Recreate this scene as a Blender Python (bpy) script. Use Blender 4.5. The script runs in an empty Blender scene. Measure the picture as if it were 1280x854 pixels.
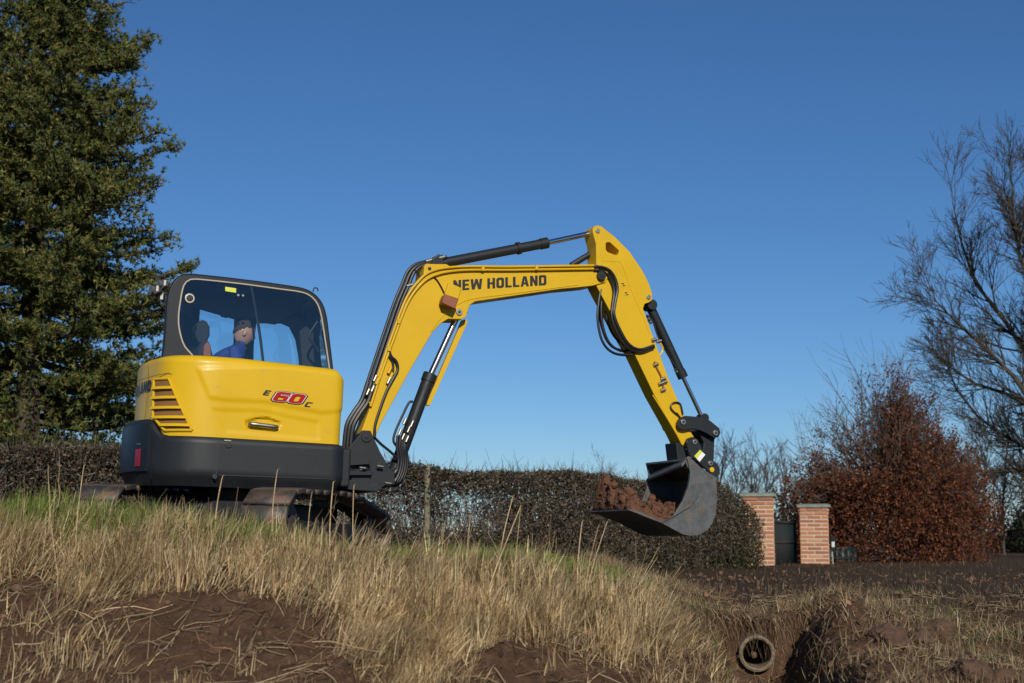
import bpy, bmesh, math, random
import numpy as np
from mathutils import Vector, Matrix, noise
R_ = math.radians
random.seed(7); rng = np.random.default_rng(7)
sc = bpy.context.scene; COL = sc.collection

# ---------------------------------------------------------------- camera, sky, sun, exposure
cd = bpy.data.cameras.new("Camera"); cam = bpy.data.objects.new("Camera", cd); COL.objects.link(cam)
cam.location = (0, 0, .2); cam.rotation_euler = (R_(90+7.78), 0, 0)
cd.lens = 50; cd.sensor_width = 36; cd.clip_start = .1; cd.clip_end = 3000
cd.dof.use_dof = True; cd.dof.focus_distance = 12.6; cd.dof.aperture_fstop = 2.8
sc.camera = cam
SUN_EL = R_(27); SUN_ROT = R_(170)
w = bpy.data.worlds.new("World"); sc.world = w; w.use_nodes = True
nt = w.node_tree; bg = nt.nodes['Background']
sky = nt.nodes.new('ShaderNodeTexSky'); sky.sky_type = 'NISHITA'; sky.sun_disc = False
sky.sun_elevation = SUN_EL; sky.sun_rotation = SUN_ROT; sky.altitude = 800
sky.air_density = 1.0; sky.dust_density = 0; sky.ozone_density = 8.0
hs = nt.nodes.new('ShaderNodeHueSaturation'); hs.inputs['Saturation'].default_value = 1.05
nt.links.new(sky.outputs[0], hs.inputs['Color']); nt.links.new(hs.outputs[0], bg.inputs[0]); bg.inputs[1].default_value = .078
ld = bpy.data.lights.new("sun", 'SUN'); sun = bpy.data.objects.new("sun", ld); COL.objects.link(sun)
ld.energy = 3.9; ld.angle = R_(.5); ld.color = (1, .92, .80)
sd = Vector((math.sin(SUN_ROT)*math.cos(SUN_EL), math.cos(SUN_ROT)*math.cos(SUN_EL), math.sin(SUN_EL)))
sun.rotation_euler = sd.to_track_quat('Z', 'Y').to_euler(); sun.location = (5, -8, 20)
sc.view_settings.view_transform = 'Standard'; sc.view_settings.look = 'None'
sc.view_settings.exposure = 0; sc.view_settings.gamma = 1

# ---------------------------------------------------------------- materials
def N(t, ty, **kw):
    n = t.nodes.new(ty)
    for k, v in kw.items():
        if k in n.inputs.keys(): n.inputs[k].default_value = v
        else: setattr(n, k, v)
    return n
def mat(name, col, rough=.5, metal=0, coat=0, var=.0, vscale=6, bump=0, bscale=60, attr=False, spec=.5, dirt=None, dscale=3, dthr=.55, sub=0):
    m = bpy.data.materials.new(name); m.use_nodes = True; t = m.node_tree; b = t.nodes['Principled BSDF']
    b.inputs['Roughness'].default_value = rough; b.inputs['Metallic'].default_value = metal
    b.inputs['Coat Weight'].default_value = coat; b.inputs['Coat Roughness'].default_value = .12
    b.inputs['Specular IOR Level'].default_value = spec
    tc = N(t, 'ShaderNodeTexCoord')
    base = None
    if attr:
        a = N(t, 'ShaderNodeVertexColor', layer_name='Col'); base = a.outputs[0]
    else:
        r = N(t, 'ShaderNodeRGB'); r.outputs[0].default_value = (*col, 1); base = r.outputs[0]
    if var:
        n = N(t, 'ShaderNodeTexNoise', Scale=vscale, Detail=8.0, Roughness=.65); t.links.new(tc.outputs['Object'], n.inputs['Vector'])
        mr = N(t, 'ShaderNodeMapRange'); mr.inputs['From Min'].default_value = .3; mr.inputs['From Max'].default_value = .7
        mr.inputs['To Min'].default_value = 1-var; mr.inputs['To Max'].default_value = 1+var; t.links.new(n.outputs[0], mr.inputs[0])
        mx = N(t, 'ShaderNodeVectorMath', operation='SCALE'); t.links.new(base, mx.inputs[0]); t.links.new(mr.outputs[0], mx.inputs['Scale']); base = mx.outputs[0]
    if dirt:
        n = N(t, 'ShaderNodeTexNoise', Scale=dscale, Detail=10.0, Roughness=.75); t.links.new(tc.outputs['Object'], n.inputs['Vector'])
        mr = N(t, 'ShaderNodeMapRange'); mr.inputs['From Min'].default_value = dthr; mr.inputs['From Max'].default_value = dthr+.18; t.links.new(n.outputs[0], mr.inputs[0])
        mx = N(t, 'ShaderNodeMix', data_type='RGBA'); t.links.new(mr.outputs[0], mx.inputs[0]); t.links.new(base, mx.inputs[6]); mx.inputs[7].default_value = (*dirt, 1); base = mx.outputs[2]
        m2 = N(t, 'ShaderNodeMapRange'); m2.inputs['To Min'].default_value = rough; m2.inputs['To Max'].default_value = .85; t.links.new(mr.outputs[0], m2.inputs[0]); t.links.new(m2.outputs[0], b.inputs['Roughness'])
    t.links.new(base, b.inputs['Base Color'])
    if bump:
        n = N(t, 'ShaderNodeTexNoise', Scale=bscale, Detail=6.0); t.links.new(tc.outputs['Object'], n.inputs['Vector'])
        bp = N(t, 'ShaderNodeBump', Strength=bump, Distance=.02); t.links.new(n.outputs[0], bp.inputs['Height']); t.links.new(bp.outputs[0], b.inputs['Normal'])
    return m
M = {}
M['yellow'] = mat('yellow_paint', (.63,.395,.008), .38, spec=.3, coat=.04, var=.05, vscale=2.5, dirt=(.42,.27,.06), dscale=7, dthr=.61)
M['yellow2'] = mat('yellow_steel_paint', (.62,.385,.008), .42, spec=.3, coat=.03, var=.05, vscale=3, dirt=(.36,.23,.07), dscale=9, dthr=.66)
M['dark'] = mat('anthracite_paint', (.015,.018,.021), .5, spec=.35, var=.12, vscale=5, dirt=(.075,.060,.045), dscale=9, dthr=.60)
M['cab'] = mat('cab_paint', (.011,.014,.018), .42, spec=.35, var=.06)
M['black'] = mat('black_rubber', (.012,.012,.013), .55, var=.1)
M['hose'] = mat('hydraulic_hose', (.010,.010,.012), .42)
M['chrome'] = mat('chrome_rod', (.62,.62,.64), .14, metal=1)
M['steel'] = mat('zinc_steel', (.36,.34,.29), .42, metal=1, var=.1, vscale=30)
M['bucket'] = mat('worn_bucket_steel', (.105,.108,.108), .42, metal=.2, var=.35, vscale=9, dirt=(.15,.10,.065), dscale=7, dthr=.53, bump=.15, bscale=40)
M['track'] = mat('track_steel', (.085,.078,.072), .5, metal=.4, var=.3, vscale=14, dirt=(.22,.11,.065), dscale=6, dthr=.48, bump=.3, bscale=50)
M['seal'] = mat('pale_seal', (.42,.38,.31), .4)
M['liner'] = mat('cab_liner', (.09,.105,.12), .8)
M['red'] = mat('red_print', (.38,.008,.014), .6, spec=.15)
M['white'] = mat('white_print', (.8,.8,.78), .4)
M['blackp'] = mat('black_print', (.01,.01,.012), .45)
M['redglass'] = mat('red_reflector', (.22,.008,.02), .3, coat=.2)
M['sticker'] = mat('yellow_sticker', (.62,.66,.06), .4)
M['mesh'] = mat('grille_mesh_shade', (.24,.115,.03), .6, bump=.6, bscale=160)  # brown blends the mesh with yellow paint in shade
M['skin'] = mat('skin', (.46,.25,.18), .5)
M['hair'] = mat('grey_brown_hair', (.05,.035,.028), .8, bump=.5, bscale=120)
M['jacket'] = mat('blue_jacket', (.02,.05,.26), .75, var=.2, bump=.3, bscale=40)
M['trousers'] = mat('dark_trousers', (.02,.022,.03), .8)
M['seat'] = mat('seat_fabric', (.02,.024,.03), .85)
M['orange'] = mat('orange_plastic', (.25,.08,.04), .6)
M['lens'] = mat('lamp_lens', (.7,.72,.72), .12, coat=.5)
M['brick'] = mat('brick', (.40,.17,.09), .85, attr=True, var=.15, vscale=25, bump=.4, bscale=80)
M['mortar'] = mat('mortar', (.56,.46,.35), .9, var=.15, bump=.3)
M['capstone'] = mat('cap_stone', (.20,.23,.19), .8, var=.25, vscale=8, bump=.3)
M['gate'] = mat('dark_green_metal', (.010,.026,.027), .5, var=.15)
M['wood'] = mat('weathered_wood', (.20,.18,.12), .9, var=.4, vscale=14, dirt=(.10,.13,.04), dscale=9, dthr=.5, bump=.6)
M['wire'] = mat('galvanised_wire', (.3,.3,.28), .5, metal=.7)
M['bark'] = mat('bark', (.10,.08,.06), .9, attr=True)
M['leaf'] = mat('leaf', (.1,.1,.1), .8, attr=True, spec=.08)
M['grass'] = mat('grass', (.1,.1,.1), .75, attr=True, spec=.2)
M['concrete'] = mat('pipe_concrete', (.21,.165,.11), .85, var=.45, vscale=12, bump=.8, dirt=(.08,.05,.03), dscale=9, dthr=.5)
M['clod'] = mat('clod', (.11,.055,.034), .95, attr=True, var=.35, vscale=18, bump=.9, bscale=50)
M['soilheap'] = mat('bucket_soil', (.125,.055,.028), .95, var=.35, vscale=12, bump=1, bscale=45)
for k in ('leaf', 'grass'):     # thin leaves let some light through
    t = M[k].node_tree; b = t.nodes['Principled BSDF']; out = t.nodes['Material Output']
    tr = N(t, 'ShaderNodeBsdfTranslucent'); a = [n for n in t.nodes if n.type == 'VERTEX_COLOR'][0]; t.links.new(a.outputs[0], tr.inputs[0])
    mx = N(t, 'ShaderNodeMixShader'); mx.inputs[0].default_value = .38
    t.links.new(b.outputs[0], mx.inputs[1]); t.links.new(tr.outputs[0], mx.inputs[2]); t.links.new(mx.outputs[0], out.inputs[0])
def glassmat():
    m = bpy.data.materials.new('tinted_glass'); m.use_nodes = True; t = m.node_tree; t.nodes.clear()
    o = N(t, 'ShaderNodeOutputMaterial'); tr = N(t, 'ShaderNodeBsdfTransparent'); tr.inputs[0].default_value = (.86,.93,.95,1)
    g = N(t, 'ShaderNodeBsdfGlossy'); g.inputs['Roughness'].default_value = .03; g.inputs[0].default_value = (.8,.9,1,1)
    f = N(t, 'ShaderNodeFresnel'); f.inputs[0].default_value = 1.75; mx = N(t, 'ShaderNodeMixShader')
    t.links.new(f.outputs[0], mx.inputs[0]); t.links.new(tr.outputs[0], mx.inputs[1]); t.links.new(g.outputs[0], mx.inputs[2]); t.links.new(mx.outputs[0], o.inputs[0])
    return m
M['glass'] = glassmat()

# ---------------------------------------------------------------- helpers
def tag(o, label=None, cat=None, group=None, kind=None):
    for k, v in (('label', label), ('category', cat), ('group', group), ('kind', kind)):
        if v: o[k] = v
    return o
def link(o, parent=None):
    COL.objects.link(o)
    if parent is not None: o.parent = parent
    return o
def empty(name, loc=(0,0,0), rz=0, parent=None):
    o = bpy.data.objects.new(name, None); o.location = loc; o.rotation_euler = (0,0,rz); o.empty_display_size = .2
    return link(o, parent)
def finish(name, bm, m, parent=None, smooth=False, bevel=0, seg=2):
    me = bpy.data.meshes.new(name); bmesh.ops.recalc_face_normals(bm, faces=bm.faces); bm.to_mesh(me); bm.free()
    me.materials.append(M[m] if isinstance(m, str) else m)
    o = link(bpy.data.objects.new(name, me), parent)
    if smooth or bevel:
        me.shade_smooth()
        if bevel:
            md = o.modifiers.new('b', 'BEVEL'); md.width = bevel; md.segments = seg; md.limit_method = 'ANGLE'; md.angle_limit = R_(35); md.harden_normals = True
        else:
            me.set_sharp_from_angle(angle=R_(40))
    return o
def add_box(bm, c, s, rot=None):
    r = bmesh.ops.create_cube(bm, size=1, matrix=Matrix.LocRotScale(Vector(c), rot, Vector(s)))
    return r['verts']
def add_cyl(bm, p0, p1, r, r2=None, seg=20, caps=True):
    p0 = Vector(p0); p1 = Vector(p1); d = p1-p0
    q = d.to_track_quat('Z', 'Y')
    bmesh.ops.create_cone(bm, cap_ends=caps, segments=seg, radius1=r, radius2=r if r2 is None else r2, depth=d.length, matrix=Matrix.LocRotScale((p0+p1)/2, q, None))
def add_prism(bm, outer, holes=(), y0=0, y1=1, axis='y'):
    def P(p, y): return (p[0], y, p[1]) if axis == 'y' else (p[0], p[1], y)
    loops = [outer]+list(holes); edges = []; lo = []
    for L in loops:
        vs = [bm.verts.new(P(p, y0)) for p in L]; lo.append(vs)
        edges += [bm.edges.new((vs[i], vs[(i+1) % len(vs)])) for i in range(len(vs))]
    fs = [g for g in bmesh.ops.triangle_fill(bm, edges=edges, use_beauty=True)['geom'] if isinstance(g, bmesh.types.BMFace)]
    mp = {}
    for L, vs in zip(loops, lo):
        for v, p in zip(vs, L): mp[v] = bm.verts.new(P(p, y1))
    for f in fs:
        try: bm.faces.new([mp[v] for v in reversed(f.verts)])
        except Exception: pass
    for vs in lo:
        for i in range(len(vs)):
            a, b = vs[i], vs[(i+1) % len(vs)]; bm.faces.new((a, b, mp[b], mp[a]))
def prism(name, outer, m, parent, y0, y1, holes=(), bevel=.004, axis='y'):
    bm = bmesh.new(); add_prism(bm, outer, holes, y0, y1, axis); return finish(name, bm, m, parent, bevel=bevel)
def catmull(P, n=8):
    P = [Vector(p) for p in P]; Q = [P[0]*2-P[1]]+P+[P[-1]*2-P[-2]]; out = []
    for i in range(1, len(Q)-2):
        a, b, c, d = Q[i-1:i+3]
        for k in range(n):
            t = k/n; out.append(.5*((2*b)+(c-a)*t+(2*a-5*b+4*c-d)*t*t+(3*b-a-3*c+d)*t**3))
    out.append(P[-1]); return out
def add_tube(bm, pts, r, seg=8, smooth=True, n=6):
    C = catmull(pts, n) if smooth and len(pts) > 2 else [Vector(p) for p in pts]
    rings = []; up = Vector((0, 1, 0))
    for i, p in enumerate(C):
        t = (C[min(i+1, len(C)-1)]-C[max(i-1, 0)]).normalized()
        if abs(t.dot(up)) > .95: up = Vector((1, 0, .2)).normalized()
        a = t.cross(up).normalized(); b = t.cross(a).normalized(); up = -b if False else up
        rings.append([bm.verts.new(p+r*(a*math.cos(2*math.pi*k/seg)+b*math.sin(2*math.pi*k/seg))) for k in range(seg)])
    for A, B in zip(rings, rings[1:]):
        for k in range(seg): bm.faces.new((A[k], A[(k+1) % seg], B[(k+1) % seg], B[k]))
    bm.faces.new(rings[0][::-1]); bm.faces.new(rings[-1])
def tube(name, pts, r, m, parent, seg=8, smooth=True):
    bm = bmesh.new(); add_tube(bm, pts, r, seg, smooth); return finish(name, bm, m, parent, smooth=True)
def cyl(name, p0, p1, r, m, parent, seg=20, bevel=.003):
    bm = bmesh.new(); add_cyl(bm, p0, p1, r, seg=seg); return finish(name, bm, m, parent, bevel=bevel)
def box(name, c, s, m, parent, bevel=.004, rot=None):
    bm = bmesh.new(); add_box(bm, c, s, rot); return finish(name, bm, m, parent, bevel=bevel)
def at(pts, y): return [(x, y, z) for x, z in pts]
def np_mesh(name, V, F, m, parent=None, col=None, smooth=False):
    """V (n,3), F (f,3|4) arrays"""
    me = bpy.data.meshes.new(name); n = len(V); f, k = F.shape
    me.vertices.add(n); me.vertices.foreach_set('co', V.astype(np.float32).ravel())
    me.loops.add(f*k); me.loops.foreach_set('vertex_index', F.astype(np.int32).ravel())
    me.polygons.add(f); me.polygons.foreach_set('loop_start', np.arange(0, f*k, k, dtype=np.int32))
    me.update(calc_edges=True)
    if col is not None:
        a = me.color_attributes.new('Col', 'FLOAT_COLOR', 'POINT'); c = np.ones((n, 4), np.float32); c[:, :3] = col; a.data.foreach_set('color', c.ravel())
    me.materials.append(M[m])
    if smooth: me.shade_smooth()
    return link(bpy.data.objects.new(name, me), parent)
def ribbons(P, Wd, side, col):
    """P (n,k,3) centre lines, Wd (k,) or (n,k) half widths, side (n,3) -> V,F,C"""
    n, k, _ = P.shape; Wd = np.broadcast_to(Wd, (n, k))
    A = P-side[:, None, :]*Wd[..., None]; B = P+side[:, None, :]*Wd[..., None]
    V = np.stack([A, B], 2).reshape(-1, 3); base = (np.arange(n)*2*k)[:, None]; i = np.arange(k-1)[None]*2
    F = np.stack([base+i, base+i+1, base+i+3, base+i+2], -1).reshape(-1, 4)
    return V, F, np.repeat(col, 2*k, 0)
def tubes_np(P, Rr, col, seg=3):
    n, k, _ = P.shape; T = np.gradient(P, axis=1); T /= np.linalg.norm(T, axis=2, keepdims=True)+1e-9
    ref = np.where(np.abs(T[..., 2:3]) > .9, np.array([1., 0, 0]), np.array([0, 0, 1.]))
    a = np.cross(T, ref); a /= np.linalg.norm(a, axis=2, keepdims=True)+1e-9; b = np.cross(T, a)
    ang = np.arange(seg)*2*math.pi/seg
    V = P[:, :, None]+Rr[:, :, None, None]*(a[:, :, None]*np.cos(ang)[:, None]+b[:, :, None]*np.sin(ang)[:, None])
    V = V.reshape(-1, 3); base = (np.arange(n)*k*seg)[:, None, None]; i = (np.arange(k-1)*seg)[None, :, None]; j = np.arange(seg)[None, None]
    j2 = (j+1) % seg
    F = np.stack([base+i+j, base+i+j2, base+i+seg+j2, base+i+seg+j], -1).reshape(-1, 4)
    return V, F, np.repeat(col, k*seg, 0)
def join(parts):
    V = []; F = []; C = []; o = 0
    for v, f, c in parts: V.append(v); F.append(f+o); C.append(c); o += len(v)
    return np.concatenate(V), np.concatenate(F), np.concatenate(C)
def unit(v): return v/(np.linalg.norm(v, axis=-1, keepdims=True)+1e-9)
def quads(c, sz, nrm, col):
    """leaf quads: c (n,3), sz (n,), nrm (n,3)"""
    n = len(c); r = rng.normal(size=(n, 3)); a = unit(np.cross(nrm, r)); b = np.cross(nrm, a)
    s = sz[:, None]
    V = np.stack([c-a*s, c+b*s*.55, c+a*s, c-b*s*.55], 1).reshape(-1, 3)
    F = np.arange(n*4).reshape(n, 4); return V, F, np.repeat(col, 4, 0)
def cols(n, *pal, jit=.2):
    p = np.array(pal); c = p[rng.integers(0, len(p), n)]; return np.clip(c*(1+jit*rng.normal(size=(n, 1))), .003, 1)
def sstep(x, a, b): t = np.clip((x-a)/(b-a), 0, 1); return t*t*(3-2*t)
def vnoise(x, y, s=1., seed=0):
    """cheap smooth value noise, numpy"""
    x = np.asarray(x, float)*s+seed*17.3; y = np.asarray(y, float)*s+seed*5.1
    xi = np.floor(x); yi = np.floor(y); fx = x-xi; fy = y-yi; fx = fx*fx*(3-2*fx); fy = fy*fy*(3-2*fy)
    h = lambda a, b: np.modf(np.abs(np.sin(a*127.1+b*311.7)*43758.5453))[0]
    return (h(xi, yi)*(1-fx)*(1-fy)+h(xi+1, yi)*fx*(1-fy)+h(xi, yi+1)*(1-fx)*fy+h(xi+1, yi+1)*fx*fy)*2-1
def fbm(x, y, s=1., o=4, seed=0):
    v = 0; a = 1; 
    for i in range(o): v = v+a*vnoise(x, y, s, seed+i); s *= 2.1; a *= .5
    return v/2

# ---------------------------------------------------------------- ground
def crest_z(X):
    return np.interp(X, [-12, -5, -3.2, -1.7, -1.1, 0, .4, .95, 1.3, 1.9], [.2, .3, .27, .19, .11, .0, -.08, -.24, -.36, -.44])
def crest_y(X):
    return 9.0+.15*np.sin(X*1.7)+.1*vnoise(X, 0*X, 1.3, 3)+np.where(X > .6, (X-.6)*1.3, 0)
def trough_x(Y): return 1.93-.13*(11.3-Y)-.02*np.sin(Y*2)
def ground(X, Y, fine=True):
    X = np.asarray(X, float); Y = np.asarray(Y, float)
    right = sstep(X, .5, 2.0)
    plat = (1-right)*np.interp(Y, [9, 10.5, 16, 22, 30], [0, 0, 0, -.12, -.4])+right*-.38
    zc = crest_z(X); yc = crest_y(X)
    t = yc-Y
    plat = plat+(1-right)*(zc)*np.exp(-np.clip(-t, 0, 9)*1.2)
    face = zc-.52*np.clip(t, 0, None)-.03*sstep(t, 0, .3)
    yb = 12.1+.55*vnoise(X, X*0, 1.1, 13)+.2*vnoise(X, Y*0, 3.3, 14)
    rsurf = -.38-.085*np.clip(yb-Y, 0, None)+.06*vnoise(X, Y, .9, 5)*sstep(12.6-Y, 0, 1)
    z = np.where(t > 0, face, plat); lowr = np.where(Y < yb, rsurf, plat)
    blend = sstep(X, .85, 2.0)
    z = z*(1-blend)+lowr*blend
    z = np.maximum(z, -1.05+.05*vnoise(X, Y, 1., 8))
    # drainage trough leading to the pipe
    d = X-trough_x(Y); dep = np.interp(Y, [4, 8, 10.75, 11.02, 11.16], [.30, .40, .47, .45, 0])
    tr = np.exp(-(d/.34)**4)*dep
    z = z+.10*np.exp(-(((X-1.9)/.45)**2+((Y-11.25)/.30)**2))
    z = z+.12*np.exp(-(((X-1.72)/.16)**2+((Y-10.78)/.14)**2))+.10*np.exp(-(((X-2.15)/.14)**2+((Y-10.8)/.2)**2))
    z = z-tr
    # spoil lip right of the trough
    z = z+.13*np.exp(-((d-.60)/.24)**2)*sstep(12-Y, 0, .8)*(1+.8*vnoise(X, Y, 2.2, 6))
    amp = .05*sstep(12.8-Y, 0, 2)+.040
    z = z+amp*fbm(X, Y, 1.8, 4, 2)
    if fine: z = z+(.032*sstep(13-Y, 0, 2)+.012)*fbm(X, Y, 11, 3, 9)+.05*sstep(X, 1, 2)*sstep(Y, 12, 13)*fbm(X, Y*.6, 2.6, 3, 19)
    z = z-sstep(np.abs(X), 40, 400)*0
    return z
def build_ground():
    def axis(fa, fb, st, far, n):
        a = np.arange(fa, fb, st); k = np.linspace(0, 1, n)**2.6
        return np.unique(np.concatenate([fa-k[1:]*far, a, fb+k[1:]*far]))
    xs = axis(-5.0, 5.4, .05, 1500, 60); ys = axis(6.6, 12.6, .036, 1500, 90)
    xs = np.unique(np.concatenate([xs, np.arange(1.66, 2.12, .0125)])); ys = np.unique(np.concatenate([ys, np.arange(10.9, 11.26, .009)]))
    X, Y = np.meshgrid(xs, ys); Z = ground(X, Y)
    V = np.stack([X, Y, Z], -1).reshape(-1, 3); nx = len(xs); ny = len(ys)
    i = np.arange(nx-1)[None]; j = np.arange(ny-1)[:, None]*nx
    F = np.stack([j+i, j+i+1, j+i+nx+1, j+i+nx], -1).reshape(-1, 4)
    pc = (1.855,11.0,-0.683); inside = (((X-pc[0])**2+(Z-pc[2])**2 < .131**2) & (Y > 10.9) & (Y < 13)).ravel(); F = F[~inside[F].all(1)]
    m = bpy.data.materials.new('soil'); m.use_nodes = True; t = m.node_tree; b = t.nodes['Principled BSDF']; b.inputs['Roughness'].default_value = .95; b.inputs['Specular IOR Level'].default_value = .15
    g = N(t, 'ShaderNodeNewGeometry')
    n1 = N(t, 'ShaderNodeTexNoise', Scale=1.3, Detail=8.0, Roughness=.7); n2 = N(t, 'ShaderNodeTexNoise', Scale=16.0, Detail=8.0, Roughness=.7); n3 = N(t, 'ShaderNodeTexNoise', Scale=55.0, Detail=6.0, Roughness=.7)
    for n in (n1, n2, n3): t.links.new(g.outputs['Position'], n.inputs['Vector'])
    r1 = N(t, 'ShaderNodeValToRGB'); r1.color_ramp.elements[0].position = .3; r1.color_ramp.elements[0].color = (.050,.028,.017,1); r1.color_ramp.elements[1].position = .7; r1.color_ramp.elements[1].color = (.21,.122,.072,1)
    e = r1.color_ramp.elements.new(.5); e.color = (.112,.062,.037,1); t.links.new(n2.outputs[0], r1.inputs[0])
    mx = N(t, 'ShaderNodeMix', data_type='RGBA'); mr = N(t, 'ShaderNodeMapRange'); mr.inputs['From Min'].default_value = .42; mr.inputs['From Max'].default_value = .62; t.links.new(n1.outputs[0], mr.inputs[0])
    mm = N(t, 'ShaderNodeMath', operation='MULTIPLY'); mm.inputs[1].default_value = .6; t.links.new(mr.outputs[0], mm.inputs[0]); t.links.new(mm.outputs[0], mx.inputs[0])
    t.links.new(r1.outputs[0], mx.inputs[6]); mx.inputs[7].default_value = (.090,.056,.034,1)
    # the untilled ground further off is covered in dark leaf mould
    sp = N(t, 'ShaderNodeSeparateXYZ'); t.links.new(g.outputs['Position'], sp.inputs[0])
    far = N(t, 'ShaderNodeMapRange'); far.inputs['From Min'].default_value = 11.0; far.inputs['From Max'].default_value = 13.2
    wv = N(t, 'ShaderNodeMath', operation='MULTIPLY_ADD'); wv.inputs[1].default_value = 4.0; t.links.new(n1.outputs[0], wv.inputs[0]); sb = N(t, 'ShaderNodeMath', operation='SUBTRACT'); sb.inputs[1].default_value = 2.0; t.links.new(sp.outputs[1], sb.inputs[0]); t.links.new(sb.outputs[0], wv.inputs[2]); t.links.new(wv.outputs[0], far.inputs[0])
    mx2 = N(t, 'ShaderNodeMix', data_type='RGBA'); t.links.new(far.outputs[0], mx2.inputs[0]); t.links.new(mx.outputs[2], mx2.inputs[6])
    r2 = N(t, 'ShaderNodeValToRGB'); r2.color_ramp.elements[0].position = .35; r2.color_ramp.elements[0].color = (.036,.023,.013,1); r2.color_ramp.elements[1].position = .7; r2.color_ramp.elements[1].color = (.115,.074,.043,1)
    t.links.new(n2.outputs[0], r2.inputs[0]); t.links.new(r2.outputs[0], mx2.inputs[7])
    t.links.new(mx2.outputs[2], b.inputs['Base Color'])
    bp = N(t, 'ShaderNodeBump', Strength=.9, Distance=.03); t.links.new(n3.outputs[0], bp.inputs['Height']); t.links.new(bp.outputs[0], b.inputs['Normal'])
    M['soil'] = m
    o = np_mesh('ground', V, F, 'soil', smooth=True); tag(o, kind='structure', label='brown earth bank, ditch and level ground behind')
build_ground()
#PART2
# ================================================================ EXCAVATOR
EX = bpy.data.objects.new('excavator', None); EX.location = (-2.5078740157480315,13.0,0.05); EX.rotation_euler = (0, R_(2.0), R_(21)); link(EX)
tag(EX, 'yellow and dark grey tracked excavator standing on the grassy bank with its boom raised', 'excavator')
OUT = [(0.72,-0.12),(0.72,-0.86),(0.7181,-0.8795),(0.7124,-0.8983),(0.7031,-0.9156),(0.6907,-0.9307),(0.6756,-0.9431),(0.6583,-0.9524),(0.6395,-0.9581),(0.62,-0.96),(-0.3654,-0.9596),(-0.399,-0.9584),(-0.4292,-0.9563),(-0.4573,-0.9534),(-0.4839,-0.9497),(-0.5094,-0.9452),(-0.5338,-0.9399),(-0.5574,-0.9337),(-0.5802,-0.9268),(-0.6023,-0.919),(-0.6238,-0.9105),(-0.6446,-0.9011),(-0.6648,-0.8909),(-0.6845,-0.8799),(-0.7035,-0.8682),(-0.722,-0.8556),(-0.74,-0.8423),(-0.7574,-0.8282),(-0.7743,-0.8134),(-0.7906,-0.7977),(-0.8064,-0.7813),(-0.8216,-0.7641),(-0.8363,-0.7462),(-0.8505,-0.7275),(-0.8641,-0.7081),(-0.8772,-0.688),(-0.8897,-0.667),(-0.9017,-0.6454),(-0.9131,-0.623),(-0.9239,-0.5999),(-0.9342,-0.576),(-0.9439,-0.5514),(-0.9531,-0.526),(-0.9616,-0.4998),(-0.9696,-0.4729),(-0.977,-0.4452),(-0.9839,-0.4166),(-0.9901,-0.3872),(-0.9958,-0.3569),(-1.0009,-0.3256),(-1.0053,-0.2932),(-1.0092,-0.2597),(-1.0125,-0.2248),(-1.0152,-0.1883),(-1.0173,-0.1497),(-1.0188,-0.1083),(-1.0197,-0.0622),(-1.02,-0.0),(-1.0197,0.0622),(-1.0188,0.1083),(-1.0173,0.1497),(-1.0152,0.1883),(-1.0125,0.2248),(-1.0092,0.2597),(-1.0053,0.2932),(-1.0009,0.3256),(-0.9958,0.3569),(-0.9901,0.3872),(-0.9839,0.4166),(-0.977,0.4452),(-0.9696,0.4729),(-0.9616,0.4998),(-0.9531,0.526),(-0.9439,0.5514),(-0.9342,0.576),(-0.9239,0.5999),(-0.9131,0.623),(-0.9017,0.6454),(-0.8897,0.667),(-0.8772,0.688),(-0.8641,0.7081),(-0.8505,0.7275),(-0.8363,0.7462),(-0.8216,0.7641),(-0.8064,0.7813),(-0.7906,0.7977),(-0.7743,0.8134),(-0.7574,0.8282),(-0.74,0.8423),(-0.722,0.8556),(-0.7035,0.8682),(-0.6845,0.8799),(-0.6648,0.8909),(-0.6446,0.9011),(-0.6238,0.9105),(-0.6023,0.919),(-0.5802,0.9268),(-0.5574,0.9337),(-0.5338,0.9399),(-0.5094,0.9452),(-0.4839,0.9497),(-0.4573,0.9534),(-0.4292,0.9563),(-0.399,0.9584),(-0.3654,0.9596),(-0.32,0.96),(-0.62,0.96),(-0.62,-0.12)]
class Out:
    P = [Vector(p) for p in OUT]; S = [0.0]
    for a, b in zip(P, P[1:]): S.append(S[-1]+(b-a).length)
    L = S[-1]
    @classmethod
    def at(c, s):
        s = max(0, min(c.L-1e-6, s)); i = int(np.searchsorted(c.S, s, 'right'))-1; i = min(i, len(c.P)-2)
        f = (s-c.S[i])/max(1e-9, c.S[i+1]-c.S[i]); return c.P[i].lerp(c.P[i+1], f)
    @classmethod
    def nrm(c, s):
        d = (c.at(s+.03)-c.at(s-.03)).normalized(); return Vector((d.y, -d.x)) if True else d
sg = Out.nrm(1.5)
NS = 1 if (sg.y < 0) else -1
def SP(s, z, off=0.0):
    p = Out.at(s); n = Out.nrm(s)*NS; return Vector((p.x+n.x*off, p.y+n.y*off, z))
def s_of_x(x):   # arc length of near-side point with this x
    best = min(range(0, 300), key=lambda k: abs(Out.at(.9+(k*.008)).x-x) if Out.at(.9+k*.008).y < -.3 else 9); return .9+best*.008
def zskirt(s):
    a, b = [(2.361,0.93),(2.551,1.057)]
    sa = a[0]; sb = b[0]
    base = .955
    if s < sa-.02: return base
    t = min(1, max(0, (s-sa+.02)/(sb-sa+.02))); t = t*t*(3-2*t)
    return base+(1.105-base)*t
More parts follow.
